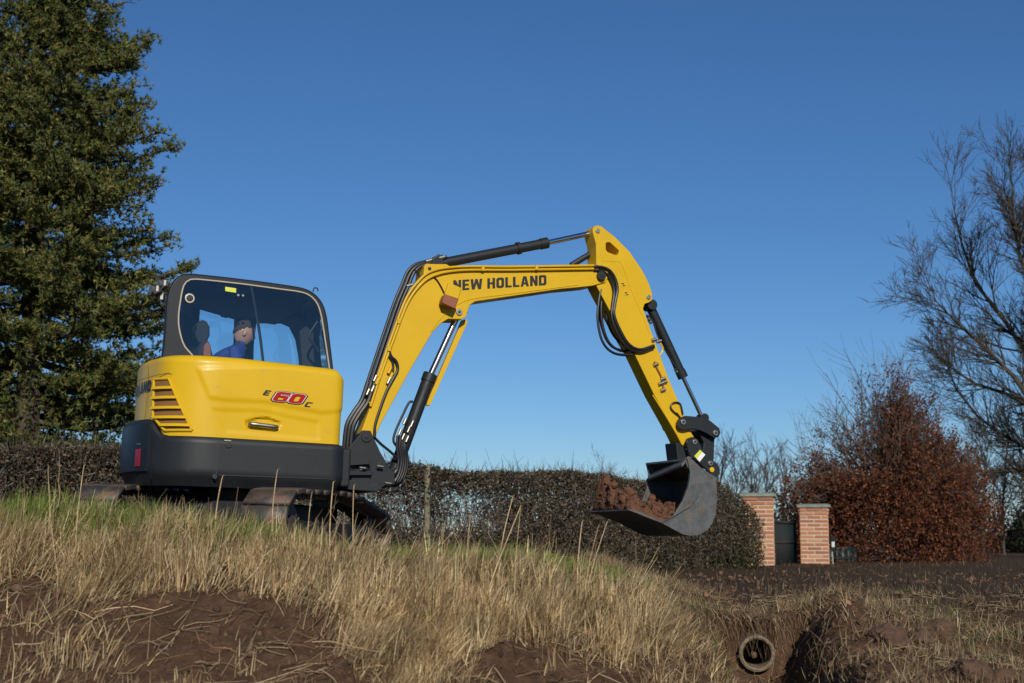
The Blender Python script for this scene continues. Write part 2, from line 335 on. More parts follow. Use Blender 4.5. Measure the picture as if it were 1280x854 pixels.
def hull(name, m, parent, zlo, zhi, ins, s0=0, s1=None, ns=330, rows=14, relief=None, cap=True, close=True):
    s1 = s1 or Out.L; bm = bmesh.new(); R = []
    for j in range(rows+1):
        ring = []
        for i in range(ns):
            s = s0+(s1-s0)*i/(ns-1); a, b = zlo(s), zhi(s); t, d = ins(j/rows); z = a+(b-a)*t
            if relief: d -= relief(s, z)
            ring.append(bm.verts.new(SP(s, z, -d)))
        R.append(ring)
    for A, B in zip(R, R[1:]):
        for i in range(ns-1): bm.faces.new((A[i], A[i+1], B[i+1], B[i]))
    if cap:
        for ring in (R[0], R[-1]):
            vs = ring; es = []
            for i in range(ns):
                e = bm.edges.get((vs[i], vs[(i+1) % ns])) or bm.edges.new((vs[i], vs[(i+1) % ns])); es.append(e)
            bmesh.ops.triangle_fill(bm, edges=es, use_beauty=True)
    o = finish(name, bm, m, parent, smooth=True); return o
body = empty('upper_body', parent=EX)
# --- dark lower skirt / counterweight
def ins_skirt(t):
    if t < .28: return t*.9, .07*(1-t/.28)
    if t > .96: return 1-(1-t)*.6, (t-.96)/.04*.02
    return t, 0
skirt = hull('counterweight_skirt', 'dark', body, lambda s: .545+.0*s, zskirt, lambda t: ins_skirt(t), rows=16, relief=lambda s, z: .022)
# --- yellow hood with pressed relief
def poly_sd(p, poly):
    x, y = p; ins = False; d = 9e9
    for (x1, y1), (x2, y2) in zip(poly, poly[1:]+poly[:1]):
        if (y1 > y) != (y2 > y) and x < (x2-x1)*(y-y1)/(y2-y1)+x1: ins = not ins
        vx, vy = x2-x1, y2-y1; t = max(0, min(1, ((x-x1)*vx+(y-y1)*vy)/(vx*vx+vy*vy))); d = min(d, math.hypot(x-x1-t*vx, y-y1-t*vy))
    return -d if ins else d
RA = [(2.098,1.538),(1.977,1.292),(1.841,1.28),(1.517,1.289),(1.008,1.226),(0.632,1.285),(0.57,1.592),(1.082,1.64)]
RB = [(1.943,1.192),(1.509,1.207),(1.032,1.141),(1.02,0.996),(1.821,1.017)]
RH = [(1.661,1.108),(1.562,1.149),(1.468,1.155),(1.353,1.121),(1.39,1.05),(1.632,1.049)]
def rear_in(s): return .055*float(sstep(np.float64(s), 2.30, 2.75))*float(sstep(np.float64(5.2-s), 0, .6))
def relief(s, z):
    if s > 2.2: return -rear_in(s)
    if s < .2: return 0
    r = .010*float(sstep(-poly_sd((s, z), RA), -.022, .022))
    r -= .007*float(sstep(-poly_sd((s, z), RB), -.02, .016))
    r -= .03*float(sstep(-poly_sd((s, z), RH), -.006, .010))
    return r
def ztop(s):
    x = Out.at(s).x; base = 1.655; p = Out.at(s)
    r = .16; xf = .75
    if x > xf-r and p.y < .2: return base-.03-(r-math.sqrt(max(0, r*r-(x-(xf-r))**2)))*.9
    return base-.03*max(0, min(1, (x+.2)/.8))
def ins_hood(t):
    if t < .78: return t/.78*.90, .018-.0*t
    a = (t-.78)/.22*math.pi/2; return .90+.10*math.sin(a), .018+.075*(1-math.cos(a))
hood = hull('hood', 'yellow', body, lambda s: zskirt(s)+.006, ztop, ins_hood, rows=58, ns=420, relief=relief)
# seam gaps: thin dark strips along panel joints, lying in shallow grooves
def strip_path(name, pts, wdt, m, parent, off, n=10):
    bm = bmesh.new(); pr = None
    P = []
    for a, b in zip(pts, pts[1:]):
        for k in range(n): P.append((a[0]+(b[0]-a[0])*k/n, a[1]+(b[1]-a[1])*k/n))
    P.append(pts[-1])
    for i, p in enumerate(P):
        q = P[min(i+1, len(P)-1)]; o = P[max(i-1, 0)]; d = Vector((q[0]-o[0], q[1]-o[1])).normalized(); nn = Vector((-d.y, d.x))*wdt/2
        cur = [bm.verts.new(SP(p[0]+nn.x, p[1]+nn.y, off)), bm.verts.new(SP(p[0]-nn.x, p[1]-nn.y, off))]
        if pr: bm.faces.new((pr[0], pr[1], cur[1], cur[0]))
        pr = cur
    return finish(name, bm, m, parent)
strip_path('panel_seam', [(2.663,1.58),(2.636,1.412),(2.644,1.274),(2.661,1.082)], .007, 'blackp', hood, -.0165)
strip_path('panel_seam', [(2.931,1.457),(2.644,1.468),(2.368,1.495),(2.331,1.48)], .007, 'mesh', hood, -.016)
sk = [(1.886,0.925),(1.866,0.577),(1.841,0.867),(1.004,0.866),(0.009,0.686),(2.494,0.959),(2.442,0.547)]
strip_path('panel_seam', [(sk[0][0], .95), (sk[0][0], .60)], .008, 'blackp', skirt, .0235)
strip_path('panel_seam', [(sk[5][0]-.02, .965), (sk[6][0], .60)], .010, 'blackp', skirt, .0235)
strip_path('panel_groove', [(s, z) for s, z in [(1.763,0.864),(1.032,0.857)]], .012, 'blackp', skirt, .0235)
strip_path('panel_groove', [(s, z) for s, z in [(1.862,0.644),(0.76,0.659)]], .010, 'blackp', skirt, .0235)
for p in [(1.796,0.896),(0.296,0.928),(1.896,0.629)]:
    q = SP(p[0], p[1], .02); n = SP(p[0], p[1], .034)
    cyl('bolt', q, n, .022, 'blackp', skirt)
lb = [(1.808,0.929)][0]
for s_, nm in ((lb[0], 'latch'),):
    bm = bmesh.new(); a = SP(s_, .935, .026); add_box(bm, a, (.06, .012, .012)); finish(nm, bm, 'steel', skirt, bevel=.002)
rr = [(3.146,0.78)][0]
bm = bmesh.new()
SB = 2.36
def quadpatch(bm, s0, s1, z0, z1, off0, off1, n=6):
    L = []
    for k in range(n+1):
        s = s0+(s1-s0)*k/n; L.append([bm.verts.new(SP(s, z, o)) for z, o in ((z0, off0), (z0, off1), (z1, off1), (z1, off0))])
    for A, B in zip(L, L[1:]):
        for k in range(4): bm.faces.new((A[k], A[(k+1) % 4], B[(k+1) % 4], B[k]))
    bm.faces.new(L[0]); bm.faces.new(L[-1][::-1])
# counterweight rear recess, reflector and tail strip
for i, s0 in enumerate((2.60, 3.9)):
    bm = bmesh.new(); quadpatch(bm, s0, s0+.085, .70, .85, .027, .036); finish('reflector', bm, 'redglass', skirt, bevel=.003)
bm = bmesh.new(); quadpatch(bm, 2.50, 4.1, .66, 1.06, .02, .027, 30); finish('rear_panel', bm, 'cab', skirt, bevel=.003)
bm = bmesh.new(); quadpatch(bm, 2.62, 2.68, .885, .90, .027, .033); finish('latch', bm, 'steel', skirt, bevel=.002)
# --- grille
gr = [(2.539,1.447),(2.354,1.447),(2.107,1.009),(2.359,1.005),(2.514,1.13)]
def lerp_edge(z, a, b): return a[0]+(b[0]-a[0])*(z-a[1])/(b[1]-a[1])
def g_right(z): return lerp_edge(z, gr[1], gr[2])
def g_left(z): return gr[0][0] if z > gr[4][1] else lerp_edge(z, gr[4], gr[3])
zt = gr[0][1]; zb = min(gr[2][1], gr[3][1])
def gstrip(name, z0, z1, o0, o1, m, parent, n=14, ex=0.0, tilt=0):
    bm = bmesh.new(); L = []
    for k in range(n+1):
        f = k/n; row = []
        for z, o in ((z0, o0), (z0, o1), (z1, o1+tilt), (z1, o0)):
            zc = min(max(z, zb), zt); a = g_right(zc)-ex; b = g_left(zc)+ex; row.append(bm.verts.new(SP(a+(b-a)*f, z, o)))
        L.append(row)
    for A, B in zip(L, L[1:]):
        for k in range(4): bm.faces.new((A[k], A[(k+1) % 4], B[(k+1) % 4], B[k]))
    bm.faces.new(L[0]); bm.faces.new(L[-1][::-1]); return finish(name, bm, m, parent, smooth=True)
grille = gstrip('grille', zb, zt, -.017, -.0155, 'mesh', body)
# backing as many rows so that it follows the slanted outline
bm = bmesh.new(); prev = None
for k in range(25):
    z = zb+(zt-zb)*k/24; row = [bm.verts.new(SP(g_right(z)+(g_left(z)-g_right(z))*f/14, z, -.0150)) for f in range(15)]
    if prev:
        for i in range(14): bm.faces.new((prev[i], prev[i+1], row[i+1], row[i]))
    prev = row
finish('grille_mesh_shade', bm, 'mesh', grille, smooth=True)
zs = [v[1] for v in [(2.487,1.369),(2.478,1.286),(2.458,1.2),(2.451,1.118),(2.388,1.052)]]
for z in zs:
    gstrip('slat', z-.012, z+.012, -.014, .016, 'yellow', grille, tilt=-.014)
fr = [gr[0], gr[1], gr[2], gr[3], gr[4]]
bm = bmesh.new()
fl = fr+[fr[0]]
for a, b in zip(fl, fl[1:]):
    add_tube(bm, [SP(a[0]+(b[0]-a[0])*k/10, a[1]+(b[1]-a[1])*k/10, -.010) for k in range(11)], .012, 8, smooth=False)
finish('grille_frame', bm, 'yellow', grille, smooth=True)
# --- handle
hh = [(1.619,1.09),(1.394,1.077)]
bm = bmesh.new(); za = hh[0][1]; zb2 = hh[1][1]
add_tube(bm, [SP(hh[0][0], za, -.03), SP(hh[0][0]-.01, za, .008), SP((hh[0][0]+hh[1][0])/2, (za+zb2)/2, .014), SP(hh[1][0]+.01, zb2, .008), SP(hh[1][0], zb2, -.03)], .019, 10)
finish('door_handle', bm, 'steel', hood, smooth=True)
# --- lettering helper: heavy condensed capitals drawn as outlines
def glyphs(w=.62, k=.21, c=.12):
    O = lambda a: [(c, 0), (w-c, 0), (w, c), (w, 1-c), (w-c, 1), (c, 1), (0, 1-c), (0, c)]
    i = .05
    Oh = [(k, k+i), (k, 1-k-i), (k+i, 1-k), (w-k-i, 1-k), (w-k, 1-k-i), (w-k, k+i), (w-k-i, k), (k+i, k)]
    kk = .18
    Sh = [(k, .155+.02), (k, .40), (w-k, .40), (w-k, .175), (w-k-.03, .155), (k+.03, .155)]
    return {
     'N': (w, [(0, 0), (k, 0), (k, .52), (w-k, 0), (w, 0), (w, 1), (w-k, 1), (w-k, .48), (k, 1), (0, 1)], []),
     'E': (w*.88, [(0, 0), (w*.88, 0), (w*.88, kk), (k, kk), (k, .41), (w*.8, .41), (w*.8, .59), (k, .59), (k, 1-kk), (w*.88, 1-kk), (w*.88, 1), (0, 1)], []),
     'W': (w*1.5, [(.10, 0), (.32, 0), (w*.75, .56), (w*1.5-.32, 0), (w*1.5-.10, 0), (w*1.5, 1), (w*1.5-.21, 1), (w*1.5-.25, .46), (w*.75+.09, 1), (w*.75-.09, 1), (.25, .46), (.21, 1), (0, 1)], []),
     'H': (w, [(0, 0), (k, 0), (k, .41), (w-k, .41), (w-k, 0), (w, 0), (w, 1), (w-k, 1), (w-k, .59), (k, .59), (k, 1), (0, 1)], []),
     'L': (w*.84, [(0, 0), (w*.84, 0), (w*.84, kk), (k, kk), (k, 1), (0, 1)], []),
     'O': (w, O(0), [Oh]), '0': (w*1.05, [(x*1.05, y) for x, y in O(0)], [[(x*1.05, y) for x, y in Oh]]),
     'A': (w*1.08, [(0, 0), (.20, 0), (.24, .2), (w*1.08-.24, .2), (w*1.08-.20, 0), (w*1.08, 0), (w*.54+.13, 1), (w*.54-.13, 1)], [[(.29, .36), (w*.54, .78), (w*1.08-.29, .36)]]),
     'D': (w, [(0, 0), (w-c, 0), (w, c), (w, 1-c), (w-c, 1), (0, 1)], [[(k, k), (k, 1-k), (w-k-.04, 1-k), (w-k, 1-k-.04), (w-k, k+.04), (w-k-.04, k)]]),
     '6': (w*1.05, [(c, 0), (w*1.05-c, 0), (w*1.05, c), (w*1.05, .62-c*.5), (w*1.05-c*.6, .62), (k, .62), (k, 1-k-.03), (k+.04, 1-k), (w*1.05, 1-k), (w*1.05, 1), (c, 1), (0, 1-c), (0, c)], [[(k, k-.03), (k, .43), (w*1.05-k, .43), (w*1.05-k, k-.03)]]),
     'C': (w, [(c, 0), (w, 0), (w, kk), (k, kk), (k, 1-kk), (w, 1-kk), (w, 1), (c, 1), (0, 1-c), (0, c)], [])}
def lettering(name, txt, m, parent, fmap, shear=0., gap=.10, grow=0.):
    G = glyphs(); x = 0; items = []
    for ch in txt:
        if ch == ' ': x += .30; continue
        w_, o, h = G[ch]; items.append((x, o, h)); x += w_+gap
    tot = x-gap; bm = bmesh.new()
    for x0, o, h in items:
        if grow:
            cx = sum(p[0] for p in o)/len(o); o = inset_poly(o, -grow); h = [inset_poly(q, -grow) for q in h]
        add_prism(bm, [((x0+a), b) for a, b in o], [[((x0+a), b) for a, b in q] for q in h], 0, 1)
    for v in bm.verts:
        u = (v.co.x+shear*v.co.z)/(tot+shear); p = fmap(u, v.co.z); p2 = fmap(u, v.co.z, .0012); v.co = p if v.co.y < .5 else p2
    return finish(name, bm, m, parent)
def inset_poly(P, d):
    n = len(P); area = sum(P[i][0]*P[(i+1) % n][1]-P[(i+1) % n][0]*P[i][1] for i in range(n)); sg = 1 if area > 0 else -1; out = []
    for i in range(n):
        a = Vector(P[i-1]); b = Vector(P[i]); c = Vector(P[(i+1) % n]); e1 = (b-a).normalized(); e2 = (c-b).normalized()
        n1 = Vector((-e1.y, e1.x))*sg; n2 = Vector((-e2.y, e2.x))*sg; m_ = (n1+n2); m_ = m_/max(.35, m_.dot(n1)); out.append(tuple(b+m_*d))
    return out
def surfmap(c00, c10, c01, off):   # (s,z) corners
    return lambda u, v, e=0: SP(c00[0]+(c10[0]-c00[0])*u+(c01[0]-c00[0])*v, c00[1]+(c10[1]-c00[1])*u+(c01[1]-c00[1])*v, off+e)
E60 = [(1.533,1.346),(1.455,1.343),(1.533,1.39),(1.447,1.304),(1.147,1.287),(1.451,1.386),(1.168,1.271),(1.09,1.267),(1.168,1.313)]
PF = -.0015
lettering('lettering', 'E', 'blackp', hood, surfmap(E60[0], E60[1], E60[2], PF), .30)
lettering('lettering', '60', 'blackp', hood, surfmap(*E60[3:6], PF), .30, .12, .115)
lettering('lettering', '60', 'white', hood, surfmap(*E60[3:6], PF+.0022), .30, .12, .05)
lettering('lettering', '60', 'red', hood, surfmap(*E60[3:6], PF+.0044), .30, .12, .02)
lettering('lettering', 'C', 'blackp', hood, surfmap(E60[6], E60[7], E60[8], PF), .30)
rt = [(2.653,1.364),(2.666,1.455)]
s1_ = rt[0][0]; zl = rt[0][1]; zh = rt[1][1]
lettering('lettering', 'NEW HOLLAND', 'blackp', hood, lambda u, v, e=0: SP(s1_+.02+1.12*(1-u), zl+(zh-zl)*v, -.008-rear_in(s1_+.02+1.12*(1-u))+e))

# --- cab
CO = [(-0.807,1.539),(-0.783,1.707),(-0.775,1.904),(-0.777,2.086),(-0.776,2.232),(-0.761,2.329),(-0.731,2.405),(-0.681,2.466),(-0.601,2.5),(-0.414,2.505),(-0.085,2.5),(0.176,2.492),(0.402,2.48),(0.51,2.464),(0.6,2.42),(0.674,2.339),(0.717,2.229),(0.748,2.072),(0.809,1.721),(0.831,1.587)]
CI = [(-0.337,1.516),(-0.498,1.737),(-0.586,1.832),(-0.638,1.974),(-0.653,2.097),(-0.645,2.237),(-0.631,2.356),(-0.603,2.415),(-0.547,2.444),(-0.396,2.448),(-0.081,2.444),(0.217,2.432),(0.436,2.423),(0.536,2.398),(0.608,2.333),(0.647,2.245),(0.677,2.126),(0.754,1.754),(0.785,1.598)]
def resamp(P, n):
    P = [Vector(p) for p in P]; S = [0]
    for a, b in zip(P, P[1:]): S.append(S[-1]+(b-a).length)
    out = []
    for k in range(n):
        s = S[-1]*k/(n-1); i = min(int(np.searchsorted(S, s, 'right'))-1, len(P)-2); out.append(P[i].lerp(P[i+1], (s-S[i])/max(1e-9, S[i+1]-S[i])))
    return out
def sm2(P, n):
    return resamp([(p.x, p.y) for p in (catmull([(a, b, 0) for a, b in P], 6))], n)
NB = 70
co = sm2(CO, NB); ci = sm2(CI, NB)
def kx(y):
    return float(np.interp(y, [-.1, .2, .45, .65, .80, .88], [1, .95, .84, .70, .56, .45]))
def kf(y): return float(np.interp(y, [-.1, .0, .7, .88], [1, 1.0, 1.0, .96]))
cx0 = -.05
def CP(p, y, ins=0):
    x = p.x if not isinstance(p, tuple) else p[0]; z = p.y if not isinstance(p, tuple) else p[1]
    x2 = cx0+(x-cx0)*(kx(y) if x < cx0 else kf(y)); 
    if ins: x2 = x2-(ins if x2 > cx0 else -ins)*min(1, abs(x2-cx0)/.3); z = z-ins*(1 if z > 2.2 else 0)
    return (x2, y, z)
cab = empty('cab', parent=EX)
def frame_side(name, outer, inner, y, parent, th):
    bm = bmesh.new(); A = [bm.verts.new(CP(p, y)) for p in outer]; B = [bm.verts.new(CP(p, y)) for p in inner]
    A2 = [bm.verts.new(CP(p, y+th)) for p in outer]; B2 = [bm.verts.new(CP(p, y+th)) for p in inner]
    for i in range(len(outer)-1):
        for P, Q in ((A, B), (B, B2), (B2, A2), (A2, A)): bm.faces.new((P[i], P[i+1], Q[i+1], Q[i]))
    return finish(name, bm, 'cab', parent, smooth=True)
near = [Vector((p.x*1.0, p.y)) for p in co]
def inset2(P, d):
    out = []
    for i, p in enumerate(P):
        t = (P[min(i+1, len(P)-1)]-P[max(0, i-1)]).normalized(); out.append(p+Vector((t.y, -t.x))*d)
    return out
co_in = inset2(co, .028)
frame_side('window_frame', co_in, ci, -.105, cab, .03)
# rounded shoulder + roof/rear/front shell
ys = [-.105, -.101, -.092, -.075, -.05, -.01, .1, .2, .3, .4, .5, .6, .7, .76, .80, .84, .87, .88]
ins_ = [.028, .018, .010, .004, 0, 0, 0, 0, 0, 0, 0, 0, 0, 0, .004, .012, .03, .05]
def in_hole(j, y):
    p = co[j]
    if p.y < 2.36 and p.y > 1.62 and p.x < 0: return .1 <= y < .70    # rear window
    if p.y < 2.36 and p.x > .3: return -.01 <= y < .76                  # windscreen
    if p.x > .12 and p.x < .57 and p.y > 2.36: return .1 <= y < .70     # roof light
    return False
bm = bmesh.new(); rows = []
for y, d in zip(ys, ins_):
    pp = inset2(co, d) if d else co; rows.append([bm.verts.new(CP(p, y)) for p in pp])
for k in range(len(ys)-1):
    for j in range(NB-1):
        if in_hole(j, ys[k]+1e-6): continue
        bm.faces.new((rows[k][j], rows[k][j+1], rows[k+1][j+1], rows[k+1][j]))
shell = finish('cab_shell', bm, 'cab', cab, smooth=True)
md = shell.modifiers.new('s', 'SOLIDIFY'); md.thickness = .035; md.offset = -1
# glass of the shell openings
def shell_glass(name, test, y0, y1):
    bm = bmesh.new(); yy = [y for y in ys if y0 <= y+1e-6 and y <= y1+1e-6]
    js = [j for j in range(NB) if test(co[j])]
    G = [[bm.verts.new(CP(p, y, .006)) for p in (co[js[0]:js[-1]+1])] for y in yy]
    for A, B in zip(G, G[1:]):
        for i in range(len(A)-1): bm.faces.new((A[i], A[i+1], B[i+1], B[i]))
    return finish(name, bm, 'glass', cab, smooth=True)
shell_glass('rear_window', lambda p: 1.5 < p.y < 2.38 and p.x < 0, .1, .70)
shell_glass('windscreen', lambda p: p.y < 2.38 and p.x > .3, -.01, .76)
shell_glass('roof_window', lambda p: .08 < p.x < .6 and p.y > 2.34, .1, .70)
# near side glass + seal
def pane(name, pts, y, parent, m='glass'):
    bm = bmesh.new(); vs = [bm.verts.new(CP(p, y)) for p in pts]
    es = [bm.edges.new((vs[i], vs[(i+1) % len(vs)])) for i in range(len(vs))]; bmesh.ops.triangle_fill(bm, edges=es, use_beauty=True); return finish(name, bm, m, parent)
nearglass = pane('side_window', ci, -.098, cab)
tube('window_seal', [CP(p, -.106) for p in ci], .0075, 'seal', nearglass, 6, smooth=False)
tube('window_divider', [CP(p, -.085) for p in [(-0.012,2.442),(0.037,2.237),(0.097,1.98),(0.152,1.672)]], .013, 'black', nearglass, 8)
# lining, far side frame with door openings
FO = inset2(co, .05)
H1 = [(-0.446,1.667),(-0.484,1.898),(-0.507,2.131),(-0.493,2.266),(-0.375,2.356),(-0.235,2.338),(-0.186,2.302),(0.011,2.272),(0.019,2.018),(0.023,1.702)]
H2 = [(0.226,1.717),(0.215,2.035),(0.227,2.244),(0.481,2.262),(0.58,2.227),(0.635,2.118),(0.668,1.952),(0.695,1.753)]
def unCP(P, y):   # openings were measured in place, undo the taper
    return [(x, z) for x, z in P]
bm = bmesh.new()
outer = [(CP(p, .86)[0], p.y) for p in FO]
xmin = min(p[0] for p in outer)
H1 = [(max(x, -.33), z) for x, z in H1]
h1 = []; 
for p in H1:
    if not h1 or math.dist(p, h1[-1]) > .02: h1.append(p)
add_prism(bm, outer, [h1, H2], .845, .875); finish('door_frame', bm, 'cab', cab)
for hh_ in (h1, H2): 
    bm = bmesh.new(); add_prism(bm, hh_, [], .858, .861); finish('door_window', bm, 'glass', cab)
bm = bmesh.new(); lw = inset2(co, .06); R1 = [bm.verts.new(CP(p, -.02)) for p in lw if p.y > 2.2 and p.x < .05]; R2 = [bm.verts.new(CP(p, .82)) for p in lw if p.y > 2.2 and p.x < .05]
for i in range(len(R1)-1): bm.faces.new((R1[i], R1[i+1], R2[i+1], R2[i]))
finish('roof_lining', bm, 'liner', cab)
add = lambda n, c, s, m: box(n, c, s, m, cab)
add('cab_floor', (.0, .39, .97), (1.35, .94, .05), 'liner')
add('rear_wall', (-.42, .34, 1.25), (.04, .72, .7), 'liner')
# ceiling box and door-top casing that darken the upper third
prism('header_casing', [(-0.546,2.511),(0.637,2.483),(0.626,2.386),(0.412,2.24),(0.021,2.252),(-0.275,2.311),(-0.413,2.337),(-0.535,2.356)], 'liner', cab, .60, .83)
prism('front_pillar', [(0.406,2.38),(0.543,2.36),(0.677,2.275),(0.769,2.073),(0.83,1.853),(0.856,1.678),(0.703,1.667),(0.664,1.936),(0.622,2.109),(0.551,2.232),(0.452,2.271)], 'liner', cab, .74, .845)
prism('monitor_console', [(0.553,2.123),(0.627,2.192),(0.686,2.119),(0.725,1.701),(0.608,1.693)], 'seat', cab, .33, .40)
# interior seat
seat = empty('driver_seat', parent=cab)
SX = [(-0.341,1.664)][0][0]
box('seat_cushion', (SX+.28, .40, 1.33), (.48, .48, .12), 'seat', seat, .04)
prism('seat_back', [(-0.414,1.651),(-0.419,1.848),(-0.381,1.942),(-0.321,1.947),(-0.275,1.814),(-0.264,1.632)], 'seat', seat, .2, .6, bevel=.03)
prism('headrest', [(-0.444,1.998),(-0.435,2.09),(-0.401,2.139),(-0.349,2.143),(-0.308,2.086),(-0.302,2.002),(-0.328,1.931),(-0.401,1.918)], 'seat', seat, .29, .51, bevel=.02)
prism('seat_reflection', [(-0.382,1.743),(-0.383,1.876),(-0.349,1.917),(-0.317,1.882),(-0.302,1.749)], 'orange', seat, .09, .16, bevel=.015)  # orange piece paints the brownish reflection on the seat back
# dome horn, stickers on the near glass
p = [(-0.565,2.265)][0]
sp_ = empty('interior_dome', parent=cab); 
bm = bmesh.new(); add_cyl(bm, (p[0], -.10, p[1]), (p[0], -.118, p[1]), .052, .044, seg=28); finish('dome_rim', bm, 'steel', sp_, bevel=.003)
bm = bmesh.new(); add_cyl(bm, (p[0], -.118, p[1]), (p[0], -.126, p[1]), .032, .024, seg=24); finish('dome_centre', bm, 'dark', sp_, bevel=.003)
prism('warning_sticker', [(-0.252,2.404),(-0.152,2.399),(-0.15,2.358),(-0.249,2.364)], 'sticker', nearglass, -.104, -.101, bevel=0)
for q in [(-0.118,2.347),(-0.074,2.348)]: cyl('hook', (q[0], -.05, q[1]), (q[0], -.03, q[1]), .012, 'steel', cab)
prism('wall_speaker', [(-0.182,2.273),(-0.145,2.284),(-0.106,2.265),(-0.11,2.218),(-0.172,2.228)], 'liner', cab, .48, .56)
q = [(0.599,2.479)][0]; tube('roof_eye', [(q[0]-.02, -.04, q[1]-.03), (q[0]-.01, -.04, q[1]+.005), (q[0]+.02, -.04, q[1]+.005), (q[0]+.03, -.04, q[1]-.02)], .006, 'black', cab)
tube('grab_handle', [(x, .05, z) for x, z in [(0.659,2.184),(0.596,2.071),(0.592,2.01),(0.649,1.953),(0.683,1.895)]], .012, 'black', cab)
# lamps behind the cab
for k, (a, b) in enumerate([[(-0.887,2.344),(-0.828,2.306)],[(-0.816,2.427),(-0.748,2.374)]]):
    yy = (-.02, .08)[k]; cx, cz = (a[0]+b[0])/2, (a[1]+b[1])/2
    lp = box('work_lamp', (cx, yy, cz), (.085, .09, .075), 'black', cab, .012, rot=Matrix.Rotation(R_((-28, 35)[k]), 3, 'Y').to_quaternion())
    bm = bmesh.new(); add_cyl(bm, (cx-.03, yy-.02, cz), (cx-.052, yy-.03, cz+.0), .034, .036, seg=16); finish('lamp_lens', bm, 'liner', lp, bevel=.003)
    bm = bmesh.new(); add_box(bm, (cx+.005, yy-.048, cz+.01), (.02, .006, .05)); finish('lamp_clip', bm, 'steel', lp)
pa = [(-0.759,2.232),(-0.805,2.279),(-0.816,2.33),(-0.776,2.378),(-0.725,2.368)]
tube('lamp_bracket', at(pa, .03), .012, 'black', cab)
q = [(-0.802,2.275)][0]; box('lamp_connector', (q[0], 0, q[1]), (.03, .03, .06), 'steel', cab)

# --- boom
YB = -.2
BO = [(1.031,1.127),(1.097,1.33),(1.206,1.771),(1.288,2.012),(1.39,2.348),(1.438,2.437),(1.529,2.58),(1.566,2.642),(1.573,2.751),(1.592,2.772),(1.688,2.778),(1.792,2.789),(1.833,2.77),(2.133,2.801),(2.462,2.834),(3.078,2.907),(3.329,2.941),(3.425,2.943),(3.478,2.908),(3.498,2.845),(3.464,2.776),(3.317,2.725),(3.162,2.694),(2.974,2.66),(2.472,2.541),(2.097,2.453),(2.042,2.409),(2.024,2.345),(2.017,2.306),(1.966,2.266),(1.83,2.258),(1.765,2.213),(1.684,2.122),(1.494,1.771),(1.217,1.219),(1.177,1.106),(1.127,1.044),(1.066,1.04)]
boom = prism('boom', BO, 'yellow2', EX, -.33, -.07, bevel=.008)
# raised bottom flange
FB = [(2.972,2.659),(2.471,2.54),(2.095,2.452),(2.04,2.408),(2.02,2.305),(1.965,2.265),(1.828,2.257),(1.764,2.213),(1.682,2.121),(1.493,1.77),(1.216,1.219)]
tube('weld_seam', [(x, -.331, z+.008) for x, z in [(3.162,2.714),(2.472,2.559),(2.096,2.476),(1.944,2.415),(1.812,2.31),(1.72,2.202),(1.661,2.112)]], .006, 'yellow2', boom, 6)
lm = [(1.87,2.536),(2.828,2.685),(1.866,2.637)]
lettering('lettering', 'NEW HOLLAND', 'blackp', boom, lambda u, v, e=0: Vector((lm[0][0]+(lm[1][0]-lm[0][0])*u+(lm[2][0]-lm[0][0])*v, -.3325-e, lm[0][1]+(lm[1][1]-lm[0][1])*u+(lm[2][1]-lm[0][1])*v)))
def pin(name, p, y0, y1, r, parent, cap='steel', dark=True):
    o = cyl(name, (p[0], y0, p[1]), (p[0], y1, p[1]), r, cap, parent, 24)
    if dark: cyl('pin_bolt', (p[0], y0-.008, p[1]), (p[0], y0-.001, p[1]), r*.35, 'blackp', o, 12)
    return o
PB = [(1.983,2.36)][0]; pin('pin', [(1.936,2.335)][0], -.345, -.05, .032, boom)
pin('pin', [(3.405,2.832)][0], -.372, -.03, .045, boom, 'dark')
prism('pin_plate', [(3.331,2.939),(3.374,2.943),(3.376,2.887),(3.333,2.874)], 'orange', boom, -.345, -.331)
hole = [(1.626,2.725)][0]; cyl('lug_hole_shade', (hole[0], -.3325, hole[1]), (hole[0], -.3305, hole[1]), .018, 'blackp', boom)  # flat black disc on the face paints the dark of the hole
# pipes and hoses on the boom
tube('pipe', at([(1.104,1.373),(1.202,1.716),(1.296,2.017),(1.406,2.346),(1.508,2.524),(1.653,2.654),(1.923,2.736),(2.454,2.794),(3.319,2.895)], -.355), .012, 'yellow2', boom)
tube('pipe', at([(1.087,1.399),(1.192,1.759),(1.286,2.069),(1.396,2.399),(1.499,2.571),(1.645,2.702),(1.924,2.773),(2.474,2.83),(3.325,2.93)], -.348), .012, 'yellow2', boom)
for q in [(2.151,2.776),(2.706,2.841),(1.336,2.188),(1.255,1.923)]: box('pipe_clamp', (q[0], -.352, q[1]), (.03, .05, .05), 'yellow2', boom)
for k, yy in enumerate((-.25, -.21, -.16)):
    tube('hose', [(x-.02*k, yy, z+.012*k) for x, z in [(1.132,1.509),(1.198,1.74),(1.292,2.067),(1.38,2.367),(1.451,2.559),(1.501,2.689),(1.585,2.768),(1.728,2.822),(1.815,2.878)]], .016, 'hose', boom)
for k, yy in enumerate((-.34, -.28, -.22)):
    tube('hose', [(x-.015*k, yy, z+.01*k) for x, z in [(0.943,0.896),(0.943,1.043),(0.958,1.185),(1.013,1.299),(1.084,1.416),(1.137,1.591)]], .023, 'hose', boom)
tube('hose', at([(1.256,1.908),(1.282,1.85),(1.33,1.809),(1.349,1.735),(1.307,1.642),(1.258,1.541),(1.211,1.403),(1.159,1.214),(1.157,1.089)], -.356), .014, 'hose', boom)
tube('hose', at([(1.255,1.923),(1.258,1.863),(1.3,1.799),(1.304,1.702),(1.279,1.595)], -.352), .011, 'hose', boom)
